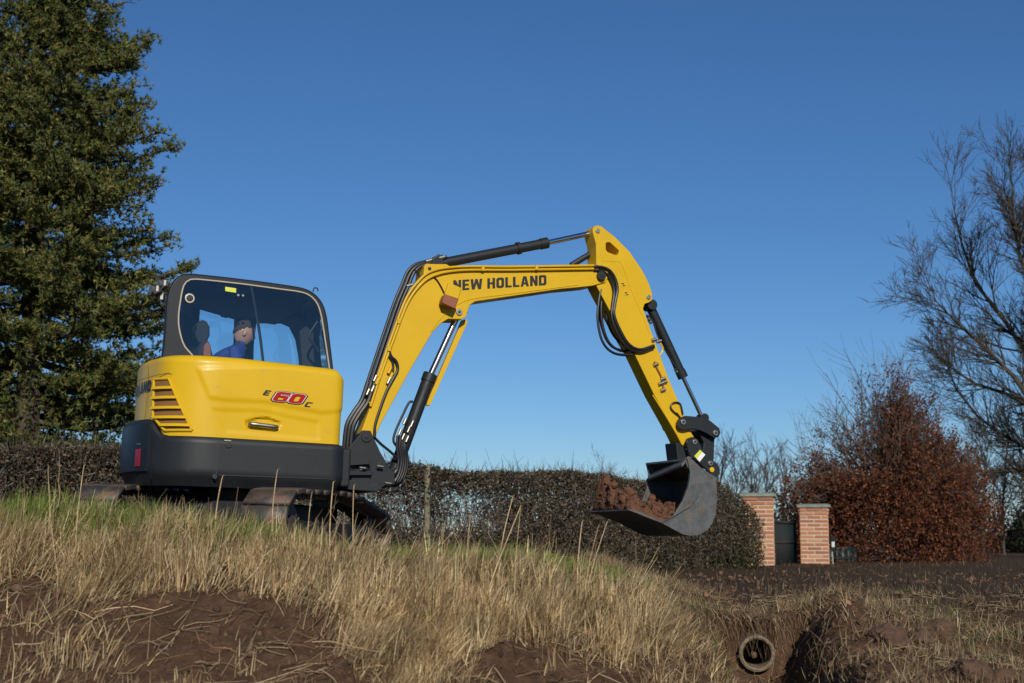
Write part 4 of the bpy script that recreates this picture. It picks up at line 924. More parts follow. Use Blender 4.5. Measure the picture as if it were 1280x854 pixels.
#PART3
# ================================================================ HEDGE, FENCE, PILLARS, GATE
HD = Vector((1, 1.0625)).normalized()      # direction of the hedge on plan
def hedge_pt(x): return np.stack([x, 22.16+1.0625*x], -1)
def build_hedge():
    nrm = np.array([HD.y, -HD.x])              # towards the camera side
    def top(x):
        h = 1.16+.05*fbm(x, x*0, 5., 3, 7)+.05*np.sin(x*2.1)+.04*vnoise(x, x*0, 3., 4)
        return np.where(x > 3.1, h-.80*np.clip((x-3.1)/1.1, 0, 1)**1.6, h)
    x0, x1 = -11.5, 4.2; parts = []
    half = .55
    # upright stems, wandering
    n = 3000; x = rng.uniform(x0, x1, n); d = rng.uniform(-half*.8, half*.8, n); p = hedge_pt(x)+nrm*d[:, None]
    zb = -.42; H = (top(x)-zb)*rng.uniform(.55, 1.0, n); k = 6; t = np.linspace(0, 1, k)
    P = np.zeros((n, k, 3)); P[..., 0] = p[:, :1]; P[..., 1] = p[:, 1:2]; P[..., 2] = zb+t*H[:, None]
    P[..., :2] += np.cumsum(rng.normal(0, .075, (n, k, 2)), 1); r = (rng.uniform(.004, .011, n)[:, None])*(1-.7*t)
    parts.append(tubes_np(P, r, cols(n, (.07,.055,.045), (.10,.085,.07), (.045,.035,.03))))
    # side twigs
    n = 27000; x = rng.uniform(x0, x1, n); d = half*np.sign(rng.uniform(-.6, 1, n))*rng.uniform(.3, 1.06, n); p = hedge_pt(x)+nrm*d[:, None]
    tp = top(x); z = zb+(tp-zb)*rng.uniform(0.02, 1.0, n)**.8
    dr = unit(rng.normal(size=(n, 3))*[1, 1, .8]+[0, 0, .5]); L = rng.uniform(.08, .26, n); t = np.linspace(0, 1, 2)
    P = np.stack([p[:, 0], p[:, 1], z], -1)[:, None]+dr[:, None]*L[:, None, None]*t[None, :, None]
    
    parts.append(tubes_np(P, np.broadcast_to(np.array([.0036, .0016]), (n, 2)), cols(n, (.18,.15,.12), (.10,.08,.065), (.30,.26,.21), (.15,.09,.06))))
    V, F, C = join(parts)
    root = empty('hedge'); tag(root, 'long clipped brown hedge running behind the excavator to the brick gate', 'hedge')
    np_mesh('stems', V, F, 'bark', root, C)
    # leaves: denser at the top band and at the foot, thin where the sky shows through
    n = 160000; x = rng.uniform(x0, x1, n); side = rng.uniform(0, 1, n); d = np.where(side < .62, half*rng.uniform(.75, 1.05, n), rng.uniform(-half, half, n))
    tp = top(x); u = rng.uniform(0, 1, n); z = zb+(tp-zb)*u
    topb = rng.uniform(0, 1, n) < .25; z = np.where(topb, tp-rng.exponential(.035, n), z); d = np.where(topb, rng.uniform(-half, half, n), d)
    gap = sstep(u, .38, .5)*sstep(-u, -.88, -.80)*(sstep(x, -3.2, -2.4)*sstep(-x, -.7, .6))
    dens = .95+.25*fbm(x*1.0, z*1.6, 2.2, 3, 3)-1.1*gap*sstep(fbm(x, z*.7, 2.4, 3, 8), -.12, .12)
    keep = (rng.uniform(0, 1, n) < np.clip(dens, .02, 1)) | topb
    x, d, z = x[keep], d[keep], z[keep]; n = len(x); p = hedge_pt(x)+nrm*d[:, None]
    c = np.stack([p[:, 0], p[:, 1], z], -1)+rng.normal(0, .02, (n, 3))
    nr = unit(rng.normal(size=(n, 3))+[0, -.5, .3]); sz = rng.uniform(.013, .031, n)
    cl = cols(n, (.105,.088,.058), (.155,.118,.082), (.070,.070,.040), (.21,.155,.11), (.055,.046,.034), jit=.40)
    # greener towards the foot and the clipped end by the pillar
    g = sstep(x, 3.2, 4.2)*.7+sstep(-z, -.3, .2)*.35; cl = cl*(1-g[:, None])+np.array([.040,.052,.018])*g[:, None]
    o = np_mesh('foliage', *quads(c, sz, nr, cl)[:2], 'leaf', root, np.repeat(cl, 4, 0)); o['kind'] = 'stuff'
    # old dense wood in the middle of the hedge
    n = 50000; x = rng.uniform(x0, x1, n); u = rng.uniform(0, .97, n); tp = top(x); z = zb+(tp-zb)*u
    gap = sstep(u, .36, .5)*sstep(-u, -.86, -.74)*(sstep(x, -3.0, -2.2)*sstep(-x, -.6, .5)); kp = rng.uniform(0, 1, n) > .98*gap*sstep(fbm(x, z*.7, 2.4, 3, 8), -.2, .05); x, z = x[kp], z[kp]; n = len(x)
    p = hedge_pt(x)+nrm*rng.uniform(-half*.7, half*.7, n)[:, None]; cl2 = cols(n, (.085,.072,.050), (.06,.055,.035), (.11,.08,.06), jit=.3)
    o = np_mesh('inner_growth', *quads(np.stack([p[:, 0], p[:, 1], z], -1), rng.uniform(.025, .05, n), unit(rng.normal(size=(n, 3))+[0, -.8, .1]), cl2)[:2], 'leaf', root, np.repeat(cl2, 4, 0)); o['kind'] = 'stuff'
    # stray shoots over the clipped top
    n = 3600; x = rng.uniform(x0, 3.6, n); p = hedge_pt(x)+nrm*rng.uniform(-half, half, n)[:, None]; L = rng.exponential(.07, n)+.03
    dr = unit(np.stack([rng.normal(0, .35, n), rng.normal(0, .3, n), np.ones(n)], -1)); t = np.linspace(0, 1, 4)
    P = np.stack([p[:, 0], p[:, 1], top(x)-.03], -1)[:, None]+dr[:, None]*L[:, None, None]*t[None, :, None]
    V, F, C = tubes_np(P, np.broadcast_to(np.array([.004, .003, .0025, .0015]), (n, 4)), cols(n, (.06,.05,.035)))
    np_mesh('shoots', V, F, 'bark', root, C)['kind'] = 'stuff'
build_hedge()

# fence: posts in front of the hedge with two wires
def build_fence():
    root = empty('wire_fence'); tag(root, 'old wire fence of mossy wooden posts in front of the hedge', 'fence')
    posts = [(-7.148,15.0,0.866),(-5.435,16.75,1.112),(-3.55,18.6,1.213),(-1.187,20.15,1.185),(1.996,23.75,1.148)]
    tops = []
    for i, (x, y, z) in enumerate(posts):
        zb = -.5; bm = bmesh.new(); n = 9; prev = None; r0 = .045
        for k in range(13):
            f = k/12; zz = zb+(z-zb)*f; ring = []
            for j in range(n):
                a = 2*math.pi*j/n; rr = r0*(1+.16*noise.noise(Vector((math.cos(a)*1.5+i*5, math.sin(a)*1.5, zz*4))))*(1-.06*f)
                ring.append(bm.verts.new((x+rr*math.cos(a)+.02*math.sin(f*3+i)*f, y+rr*math.sin(a), zz+(.018*math.cos(a) if k == 12 else 0))))
            if prev:
                for j in range(n): bm.faces.new((prev[j], prev[(j+1) % n], ring[(j+1) % n], ring[j]))
            prev = ring
        bm.faces.new(prev); finish('post', bm, 'wood', root, smooth=True)
        tops.append(Vector((x, y, z)))
    for dz in (.07, .38):
        for a, b in zip(tops, tops[1:]):
            pts = [a.lerp(b, k/6)-Vector((0, .05, dz+.035*math.sin(math.pi*k/6))) for k in range(7)]
            tube('wire', pts, .0035, 'wire', root, 5)
build_fence()

# brick pillars
def pillar(px, pyt, Y, wpx, label, rz):
    pass
def build_pillar(X, Y, ztop_, zbot_, wdt, rz, label):
    root = empty('brick_pillar', (X, Y, zbot_), rz); tag(root, label, 'pillar', 'brick pillars of the gateway')
    ch = .080; n = int((ztop_-zbot_-.06)/ch); H = n*ch; h = wdt/2
    box('mortar_core', (0, 0, H/2), (wdt-.012, wdt-.012, H), 'mortar', root, .0)
    bl = wdt/2; meshes = []
    for k in range(5):
        bm = bmesh.new(); add_box(bm, (0, 0, 0), (bl-.018, .10, ch-.024))
        for v in bm.verts: v.co += Vector((random.uniform(-.003, .003), random.uniform(-.002, .002), random.uniform(-.002, .002)))
        me = bpy.data.meshes.new('brick'); bm.to_mesh(me); bm.free(); me.materials.append(M['brick'])
        pal = [(.42,.19,.10), (.50,.26,.145), (.36,.15,.08), (.45,.22,.125), (.29,.13,.08)][k]
        a = me.color_attributes.new('Col', 'FLOAT_COLOR', 'POINT'); a.data.foreach_set('color', np.tile([*pal, 1], len(me.vertices)).astype(np.float32)); meshes.append(me)
    hm = []
    for k in range(2):
        bm = bmesh.new(); add_box(bm, (0, 0, 0), (bl/2-.018, .10, ch-.024)); me = bpy.data.meshes.new('brick'); bm.to_mesh(me); bm.free(); me.materials.append(M['brick'])
        a = me.color_attributes.new('Col', 'FLOAT_COLOR', 'POINT'); a.data.foreach_set('color', np.tile([.42+.06*k,.19,.10,1], len(me.vertices)).astype(np.float32)); hm.append(me)
    for r in range(n):
        z = (r+.5)*ch; out = .022 if r == n-1 else (.011 if r == n-2 else 0)
        for s in range(4):
            a = s*math.pi/2
            if (r+s) % 2 == 0: xs = [(-bl/2, 0), (bl/2, 0)]
            else: xs = [(-bl*.75, 1), (0, 0), (bl*.75, 1)]
            if s == 1 or s == 3: xs = [(x, t) for x, t in xs]
            for x, t in xs:
                me = random.choice(hm if t else meshes); o = bpy.data.objects.new('brick', me); link(o, root)
                o.location = Matrix.Rotation(a, 3, 'Z') @ Vector((x, -(h-.050)-out-random.uniform(0, .003)-(.0015 if s % 2 else 0), z)); o.rotation_euler = (0, 0, a)
    # stone cap: slab with a weathered slope
    w2 = h+.055; bm = bmesh.new()
    lo = [bm.verts.new((x*w2, y*w2, H+.002)) for x, y in ((-1,-1),(1,-1),(1,1),(-1,1))]; mi = [bm.verts.new((x*w2, y*w2, H+.055)) for x, y in ((-1,-1),(1,-1),(1,1),(-1,1))]; hi = [bm.verts.new((x*w2*.82, y*w2*.82, H+.080)) for x, y in ((-1,-1),(1,-1),(1,1),(-1,1))]
    for A, B in ((lo, mi), (mi, hi)):
        for i in range(4): bm.faces.new((A[i], A[(i+1) % 4], B[(i+1) % 4], B[i]))
    bm.faces.new(hi); bm.faces.new(lo[::-1]); finish('cap_stone', bm, 'capstone', root, bevel=.006)
    return root
p1 = (4.741,27.6,1.01); p2 = (6.322,30.0,0.863)
build_pillar(p1[0], p1[1], p1[2], -.42, .58, R_(-9), 'brick pillar with grey stone cap, left of the gate, its left side hidden by the hedge')
pr = build_pillar(p2[0], p2[1], p2[2], -.50, .58, R_(-12), 'free standing brick pillar right of the gate with a small lantern on its side')
ln = empty('lantern', (p2[0]+.31, p2[1]-.28, .02)); tag(ln, 'small dark green lantern fixed to the side of the right brick pillar', 'lantern')
bm = bmesh.new(); add_cyl(bm, (0, 0, -.10), (0, 0, .10), .045, .06, seg=8); finish('lantern_body', bm, 'gate', ln); bm = bmesh.new(); add_cyl(bm, (0, 0, .105), (0, 0, .17), .08, .01, seg=8); finish('lantern_roof', bm, 'gate', ln)
bm = bmesh.new(); add_cyl(bm, (0, -.035, -.05), (0, -.035, .06), .035, .04, seg=8); finish('lantern_glass', bm, 'lens', ln)
tube('conduit', [(0, .05, -.1), (.01, .05, -.5)], .012, 'seal', ln, 6, smooth=False)
def gate(A, B, z0, z1, label, name='metal_gate', posts=True):
    A = Vector(A); B = Vector(B); L = (B-A).length; ang = math.atan2(B.y-A.y, B.x-A.x)
    root = empty(name, (A.x, A.y, z0), ang); H = z1-z0; tag(root, label, 'gate' if 'gate' in name else 'fence')
    for z in (.06, H*.55, H-.04): box('rail', (L/2, 0, z), (L-.02, .05, .05), 'gate', root, .004)
    for x in (0.03, L-.03): box('frame_post', (x, 0, H/2), (.07, .07, H+.02), 'gate', root, .004)
    n = int(L/.16); me = None
    for k in range(n):
        x = .07+(L-.14)*(k+.5)/n
        if me is None: o = box('board', (0, 0, 0), ((L-.14)/n-.014, .022, H-.05), 'gate', root, .003); me = o.data
        else: o = link(bpy.data.objects.new('board', me), root)
        o.location = (x, .012, H/2)
    return root
gate((p1[0]+.33, p1[1]+.25), (p2[0]-.34, p2[1]+.35), -.45, .52, 'dark green metal gate of upright boards between the two brick pillars')
gate((p2[0]+.42, p2[1]+1.3), (p2[0]+1.25, p2[1]+1.7), -.60, -.02, 'low dark green board fence right of the free standing brick pillar', name='board_fence')

# ================================================================ TREES
def branch_set():
    return []
def grow(out, p, d, L, r, lvl, cfg):
    """append polylines (pts, r0, r1); recursive"""
    k = 7; pts = [np.array(p)]; q = np.array(p, float); d = np.array(d, float)
    seg = L/(k-1)
    for i in range(k-1):
        d = unit(d+np.array(rng.normal(0, cfg['wob'], 3))+np.array(cfg['bias'])*cfg['bw']); q = q+d*seg; pts.append(q.copy())
    r1 = r*cfg['tap']; out.append((np.array(pts), r, max(r1, cfg['rmin']*.7)))
    if lvl <= 0: return
    n = cfg['n'][lvl] if isinstance(cfg['n'], dict) else cfg['n']
    for i in range(n):
        f = rng.uniform(cfg['f0'], 1.0); j = min(int(f*(k-1)), k-2); b = pts[j]*(1-(f*(k-1)-j))+pts[j+1]*(f*(k-1)-j)
        t = unit(pts[j+1]-pts[j]); s = unit(np.cross(t, rng.normal(size=3))); a = R_(rng.uniform(*cfg['ang'])); nd = t*math.cos(a)+s*math.sin(a)
        grow(out, b, nd, L*rng.uniform(.45, .72)*(1.12-f*.45), max(r*(1-.55*f)*.62, cfg['rmin']), lvl-1, cfg)
def tree_mesh(name, br, parent, pal, m='bark', seg_small=3):
    big = [b for b in br if b[1] > .022]; mid = [b for b in br if .0125 < b[1] <= .022]; small = [b for b in br if b[1] <= .0125]; parts = []
    for S, sg_ in ((big, 7), (mid, 4), (small, seg_small)):
        if not S: continue
        P = np.stack([b[0] for b in S])
        if sg_ == seg_small: P = P[:, ::3] if seg_small == 3 else P
        k = P.shape[1]; t = np.linspace(0, 1, k)[None]; r0 = np.array([b[1] for b in S])[:, None]; r1 = np.array([b[2] for b in S])[:, None]
        parts.append(tubes_np(P, r0*(1-t)+r1*t, cols(len(S), *pal), sg_))
    V, F, C = join(parts); return np_mesh(name, V, F, m, parent, C, smooth=True)
def resk(P, k=7):
    C = catmull(P, 6); S = [0]
    for a, b in zip(C, C[1:]): S.append(S[-1]+(b-a).length)
    return [np.array(C[min(int(np.searchsorted(S, S[-1]*i/(k-1)-1e-9)), len(C)-1)]) for i in range(k)]

# --- conifer on the left
def pine():
    root = empty('pine_tree', (-8.244,24.0,0.597)); root.location.z = -.4
    tag(root, 'tall dense dark green pine filling the left edge behind the excavator', 'tree')
    H = 13.6; parts = []
    br = []
    t = np.linspace(0, 1, 7); br.append((np.stack([.06*np.sin(t*5), .05*np.cos(t*4), t*H], -1), .26, .02))
    z = .5; tufts = []; tn = []
    def rad(z): return float(np.interp(z, [0, 1.2, 3, 5.5, 7.2, 9, 11, 13.6], [2.35, 2.5, 2.5, 2.4, 2.2, 1.75, 1.1, .15]))
    while z < H-.2:
        wf = rng.uniform(.84, 1.12)
        for k in range(11):
            a = rng.uniform(0, 2*math.pi); L = rad(z)*rng.uniform(.72, 1.10)*wf*1.0; zz = z+rng.uniform(-.16, .16)
            pts = []
            for i in range(7):
                f = i/6; pts.append(np.array([math.cos(a+.15*math.sin(f*3))*L*f, math.sin(a+.15*math.sin(f*3))*L*f, zz-.22*L*f*(1-f)*1.2+.12*L*f**3-.10*L*f]))
            br.append((np.array(pts), .045, .010))
            nsub = int(9+L*8)
            for s in range(nsub):
                f = rng.uniform(.22, 1); j = min(int(f*6), 5); b = pts[j]*(1-(f*6-j))+pts[j+1]*(f*6-j)
                aa = a+rng.uniform(.4, 1.2)*rng.choice([-1, 1]); SL = rng.uniform(.25, .62)*(1.15-.6*f)*(.5+L*.22); dd = np.array([math.cos(aa), math.sin(aa), rng.uniform(-.05, .28)])
                e = b+dd*SL; br.append((np.stack([b+(e-b)*q for q in t]), .010, .004))
                m_ = max(3, int(SL/.055))
                for q in range(m_):
                    c = b+dd*SL*(.2+.8*(q+1)/m_); tufts.append(c+rng.normal(0, .035, 3)+[0, 0, .03]); tn.append(unit(dd*.5+np.array([0, 0, .9])+rng.normal(0, .3, 3)))
        z += .40
    q = 10500; fz = rng.uniform(.7, 11.5, q); fa = rng.uniform(0, 6.28, q); fr_ = np.array([rad(v) for v in fz])*np.sqrt(rng.uniform(.02, .80, q))
    tufts += list(np.stack([np.cos(fa)*fr_, np.sin(fa)*fr_, fz], -1)); tn += list(unit(np.stack([np.cos(fa), np.sin(fa), rng.uniform(0, 1.2, q)], -1)))
    T = np.array(tufts); TN = np.array(tn); T = np.concatenate([T, T+rng.normal(0, .05, T.shape)]); TN = np.concatenate([TN, unit(TN+rng.normal(0, .4, TN.shape))]); m_ = ((T[:, 0] > -1.3) | (rng.uniform(0, 1, len(T)) < .35)) & ((T[:, 2] < 9.9) | (rng.uniform(0, 1, len(T)) < .4)); T = T[m_]; TN = TN[m_]; n = len(T); k = 7
    c = np.repeat(T, k, 0); ax = np.repeat(TN, k, 0); dr = unit(ax*.75+rng.normal(0, .62, (n*k, 3))); L = rng.uniform(.05, .105, n*k)
    sd = unit(np.cross(dr, rng.normal(size=(n*k, 3)))); wd = .0125
    V = np.stack([c-sd*wd, c+sd*wd, c+dr*L[:, None]], 1).reshape(-1, 3); F = np.arange(n*k*3).reshape(-1, 3)
    clump = (cols(n, (.165,.185,.055), (.12,.15,.050), (.21,.205,.060), (.085,.115,.042), (.25,.225,.07), jit=.25))
    cc = np.repeat(np.repeat(clump, k, 0)*(1+.2*rng.normal(size=(n*k, 1))), 3, 0).clip(.005, 1)
    print('pine needles', n*k)
    np_mesh('needles', V, F, 'leaf', root, cc)['kind'] = 'stuff'
    tree_mesh('trunk', br[:1], root, [(.09,.065,.045)]); tree_mesh('branches', br[1:], root, [(.07,.055,.04)])
pine()

# --- beech with withered copper leaves
def beech():
    bx = (8.654,33.0,-0.51); root = empty('beech_tree', bx); root.location.z = -.5; root.scale = (.93, .93, 1.10); tag(root, 'rounded beech covered in withered copper brown leaves right of the brick pillars', 'tree')
    cfg = dict(wob=.07, bias=(0, 0, 1), bw=.05, tap=.35, rmin=.004, n={3: 9, 2: 7, 1: 5}, f0=.2, ang=(22, 50)); br = []
    t = np.linspace(0, 1, 7); br.append((np.stack([.03*np.sin(t*6), 0*t, t*1.6], -1), .10, .07))
    for k in range(30):
        a = rng.uniform(0, 2*math.pi); inc = rng.uniform(.05, 1.30)**1.0; z0 = rng.uniform(.1, 1.5); L = 4.9*math.cos(inc*.62)*rng.uniform(.62, .95)-z0*.6
        d = np.array([math.cos(a)*math.sin(inc*.62), math.sin(a)*math.sin(inc*.62), math.cos(inc*.62)]); grow(br, (0, 0, z0), d, max(L*.8, 1.2), rng.uniform(.022, .045), 2, cfg)
    for k in range(64):
        a = rng.uniform(0, 2*math.pi); z0 = rng.uniform(.05, 2.0); inc = rng.uniform(1.0, 1.6); d = np.array([math.cos(a)*math.sin(inc), math.sin(a)*math.sin(inc), math.cos(inc)]); grow(br, (0, 0, z0), d, rng.uniform(1.6, 2.5), .02, 2, cfg)
    tips = []
    for P, r0, r1 in br[1:]:
        for q in range(9): 
            f = rng.uniform(.1, 1)*6; j = min(int(f), 5); tips.append(P[j]*(1-(f-j))+P[j+1]*(f-j))
    T = np.array(tips); T = T[rng.permutation(len(T))]; 
    zz = T[:, 2]; rr = np.hypot(T[:, 0], T[:, 1]); env = np.interp(zz, [0, .4, 1.6, 2.6, 3.6, 4.2, 4.8], [2.55, 2.65, 2.5, 2.0, 1.25, .6, .1])
    pk = np.clip(1.25-rr/env, 0, 1)**.35*np.interp(zz, [0, 2.4, 3.2, 3.9, 4.6], [1, .8, .55, .28, .02])*np.where(T[:, 0] > 0, 1, np.interp(zz, [0, 1.6, 2.6], [1, .85, .5]))*(rr < env*1.08)
    pk *= np.where(T[:, 0] < -.6, np.interp(zz, [0, 2.2, 3.2], [1, .8, .12]), 1)
    T = T[rng.uniform(0, 1, len(T)) < pk]
    q = 9000; a = rng.uniform(0, 6.28, q); z = rng.uniform(0, 1.9, q); rr = np.interp(z, [0, .5, 1.9], [2.45, 2.6, 2.4])*rng.uniform(.45, 1.0, q)*(1+.12*np.sin(a*5+z*3)); T = np.concatenate([T, np.stack([np.cos(a)*rr, np.sin(a)*rr, z], -1)])
    m = 4
    c = np.repeat(T, m, 0)+rng.normal(0, .055, (len(T)*m, 3)); n = len(c); print('beech leaves', n)
    nr = unit(rng.normal(size=(n, 3))+[.2, -.4, .5]); sz = rng.uniform(.020, .042, n)
    m_ = (c[:, 2] > -.02); c = c[m_]; nr = nr[m_]; sz = sz[m_]; n = len(c)
    cl = cols(n, (.15,.055,.030), (.21,.078,.036), (.11,.042,.028), (.27,.11,.045), (.085,.036,.027), jit=.28)
    V, F, C = quads(c, sz, nr, cl); np_mesh('leaves', V, F, 'leaf', root, C)['kind'] = 'stuff'
    tree_mesh('trunk', br[:1], root, [(.10,.085,.07)]); tree_mesh('branches', br[1:], root, [(.13,.11,.09), (.10,.085,.07)])
beech()

# --- big bare tree at the right edge
def bare_oak():
    base = Vector((14.198,36.0,-0.634)); ob = base.copy(); base = base+Vector((.05, 0, 0)); root = empty('bare_tree', base); tag(root, 'large leafless tree at the right edge, its branches reaching up and left', 'tree')
    LIM = [[(14.194,36.0,-0.713),(14.215,36.0,0.796),(14.16,36.0,2.403),(14.115,36.0,4.235),(14.089,36.0,5.677),(14.093,36.0,6.925),(14.096,36.0,8.185),(14.068,36.0,9.244)],[(13.863,35.2,1.566),(13.094,35.2,3.147),(12.395,35.2,4.305),(11.691,35.2,5.05),(11.211,35.2,5.514),(10.67,35.2,6.001),(10.25,35.2,6.531)],[(14.355,36.6,2.44),(13.678,36.6,4.51),(12.955,36.6,5.873),(12.289,36.6,6.825),(11.992,36.6,7.676),(11.823,36.6,8.64),(11.734,36.6,9.503)],[(13.967,35.6,3.583),(13.355,35.6,5.411),(12.858,35.6,6.85),(12.571,35.6,7.68),(12.415,35.6,8.724),(12.329,35.6,9.523)],[(14.49,36.8,0.809),(13.635,36.8,2.204),(12.732,36.8,2.762),(11.926,36.8,3.281),(11.425,36.8,3.697),(11.077,36.8,4.324),(10.852,36.8,4.954)],[(14.167,36.2,5.707),(13.664,36.2,7.173),(13.385,36.2,8.23),(13.182,36.2,9.188),(13.092,36.2,9.937)],[(13.871,35.4,1.377),(13.094,35.4,1.673),(12.413,35.4,1.97),(11.813,35.4,1.871),(11.226,35.4,2.069)],[(14.55,37.2,2.895),(13.649,37.2,3.735),(12.831,37.2,4.2),(12.107,37.2,4.475),(11.497,37.2,5.006),(11.033,37.2,5.539)],[(14.249,36.4,7.0),(13.856,36.4,8.274),(13.679,36.4,9.345),(13.554,36.4,10.207)],[(14.197,36.0,1.196),(15.015,36.0,3.214),(16.128,36.0,4.851),(17.036,36.0,6.299),(17.748,36.0,7.764)],[(14.259,36.4,3.248),(15.115,36.4,5.737),(15.834,36.4,7.423),(16.352,36.4,9.13)],[(14.025,35.8,7.096),(14.605,35.8,8.351),(14.972,35.8,9.406)]]
    br = [];     cfg = dict(wob=.10, bias=(-.15, 0, .8), bw=.05, tap=.3, rmin=.0060, n={3: 7, 2: 7, 1: 5}, f0=.15, ang=(18, 46))
    for i, P in enumerate(LIM):
        P = [Vector(p) for p in P]
        if i: # vary depth along the limb so it is not a flat fan
            dy = random.uniform(-1.4, 1.4)
            P = [p+Vector((0, dy*k/len(P), 0)) for k, p in enumerate(P)]
            P[0].y = 36.0
        pts = (np.array([q for q in resk(P)])-np.array(ob))*[.97, 1, .96]; r = .26 if i == 0 else random.uniform(.075, .11)
        br.append((pts, r, .05 if i == 0 else .012))
        L = np.linalg.norm(pts[-1]-pts[0])
        n = 34 if i else 12
        for k in range(n):
            f = rng.uniform(.12 if i else .4, 1)*6; j = min(int(f), 5); b = pts[j]*(1-(f-j))+pts[j+1]*(f-j); t = unit(pts[j+1]-pts[j]); s = unit(np.cross(t, rng.normal(size=3))); a = R_(rng.uniform(20, 50))
            grow(br, b, t*math.cos(a)+s*math.sin(a), L*rng.uniform(.12, .26), r*(1-.8*f/6)*.36+.003, 2, cfg)
    print('oak branches', len(br))
    tree_mesh('trunk', br[:1], root, [(.10,.085,.06)]); tree_mesh('branches', br[1:], root, [(.050,.041,.026), (.07,.055,.034), (.035,.028,.021)])
bare_oak()

# --- smaller leafless trees further off
def small_bare(loc, H, label, sp=.5, n0=11, r=.05, grp='leafless trees behind the gateway', cat='tree', nm='bare_tree'):
    root = empty(nm, loc); tag(root, label, cat, grp); br = []
    t = np.linspace(0, 1, 7); br.append((np.stack([.04*H*np.sin(t*3+H), .0*t, t*H*.85], -1), r, r*.25)); tr = br[0][0]
    cfg = dict(wob=.10, bias=(0, 0, 1), bw=.07, tap=.35, rmin=.006, n={2: 5, 1: 4}, f0=.2, ang=(20, 50))
    for k in range(n0):
        f = rng.uniform(.15, 1)*6; j = min(int(f), 5); b = tr[j]*(1-(f-j))+tr[j+1]*(f-j); a = rng.uniform(0, 6.28); e = rng.uniform(.3, .9)*sp*2
        grow(br, b, unit(np.array([math.cos(a)*e, math.sin(a)*e, 1.0])), H*rng.uniform(.25, .45), r*.45, 2, cfg)
    tree_mesh('trunk', br[:1], root, [(.055,.045,.036)]); tree_mesh('branches', br[1:], root, [(.065,.052,.042), (.05,.04,.034)])
for k, (b, tp, lab) in enumerate(zip([(7.118,52,-0.376),(6.488,44,-0.287),(7.612,48,-0.331),(7.151,42,-0.265),(8.267,46,-0.309),(9.598,50,-0.353),(4.273,60,-0.464),(12.565,40,-0.463),(15.243,46,-0.562),(14.179,41,-0.479),(16.986,47,-0.579),(15.612,52,-0.662),(17.797,55,-0.711)],
    [2.45,2.819,2.868,2.065,2.809,2.839,2.931,2.648,3.532,3.633,4.135,2.509,2.795],
    ['small bare tree just right of the bucket, lowest of those behind the gate', 'slender bare tree rising right of the bucket above the hedge end', 'bare tree directly above the left edge of the left brick pillar', 'short bare bush-like tree behind the cap of the left brick pillar', 'twiggy bare tree rising above the gap between the two pillars', 'bare tree above the gate partly behind the beech crown', 'tiny far bare tree peeping over the hedge left of the bucket arm',
     'thin bare tree with pale trunk just right of the copper beech', 'bare tree between the copper beech and the right edge of the picture', 'tallest thin bare tree under the branches of the large bare tree', 'bare tree at the far right edge in front of the dark evergreens', 'far bare tree half hidden by the right flank of the beech', 'far low bare tree right of the beech behind its neighbours'])):
    small_bare((b[0], b[1], -.5), tp+.5, lab, .45, 15, .035+.006*(tp-1))
# dark evergreen shrubs closing the view on the right and behind the gate
def shrub(loc, rx, ry, rz, pal, label, n=9000, sz=(.03, .06), name='evergreen_shrub', grp='dark shrubs behind the trees'):
    root = empty(name, loc); tag(root, label, 'shrub', grp)
    nb = 26; bc = rng.normal(size=(nb, 3)); bc = unit(bc)*rng.uniform(.25, .85, (nb, 1)); bc[:, 2] = np.abs(bc[:, 2]); br_ = rng.uniform(.22, .42, nb)
    w_ = rng.integers(0, nb, n); c = bc[w_]+unit(rng.normal(size=(n, 3)))*br_[w_][:, None]*rng.uniform(.55, 1.05, (n, 1)); c = c*[rx, ry, rz]; c[:, 2] = np.clip(c[:, 2], 0, None)
    cl = cols(n, *pal, jit=.3); V, F, C = quads(c, rng.uniform(sz[0], sz[1], n), unit(rng.normal(size=(n, 3))+[0, -.3, .6]), cl); np_mesh('foliage', V, F, 'leaf', root, C)['kind'] = 'stuff'
    br = []
    t = np.linspace(0, 1, 7)
    for k in range(nb): br.append((bc[k]*[rx, ry, rz]*t[:, None], .02, .006))
    tree_mesh('stems', br, root, [(.06,.05,.04)])
DG = [(.030,.038,.020), (.045,.048,.026), (.025,.030,.020)]; BR = [(.055,.042,.032), (.075,.05,.036), (.04,.034,.028)]
for pos, s3, pal, lab in zip([(18.059,58,-0.761),(20.511,62,-0.827),(17.569,50,-0.628),(17.881,48,-0.595),(8.44,44,-0.529),(8.229,40,-0.463),(6.338,40,-0.463),(17.514,60,-0.794),(5.56,40,-0.463)],
    ((1.9,1.5,2.4), (1.7,1.5,1.7), (1.4,1.3,1.9), (1.8,1.5,3.2), (1.6,1.4,2.1), (1.5,1.2,2.5), (1.5,1.1,1.6), (1.9,1.5,1.8), (1.3,1.1,1.5)), (BR, DG, BR, DG, BR, DG, BR, DG, BR),
    ('brownish shrub mass just right of the copper beech', 'dark green low shrub between the thin bare trees on the right', 'brown shrub near the right edge below the big bare branches', 'tall dark green shrub cut by the right edge', 'brown thicket seen above the gate between the pillars', 'dark green thicket behind the gate touching the beech', 'brown thicket behind the left brick pillar', 'dark green shrub hidden mostly by the beech', 'brown thicket between the bucket and the left pillar')):
    shrub((pos[0], pos[1], -.5), *s3, pal, lab, n=7000)

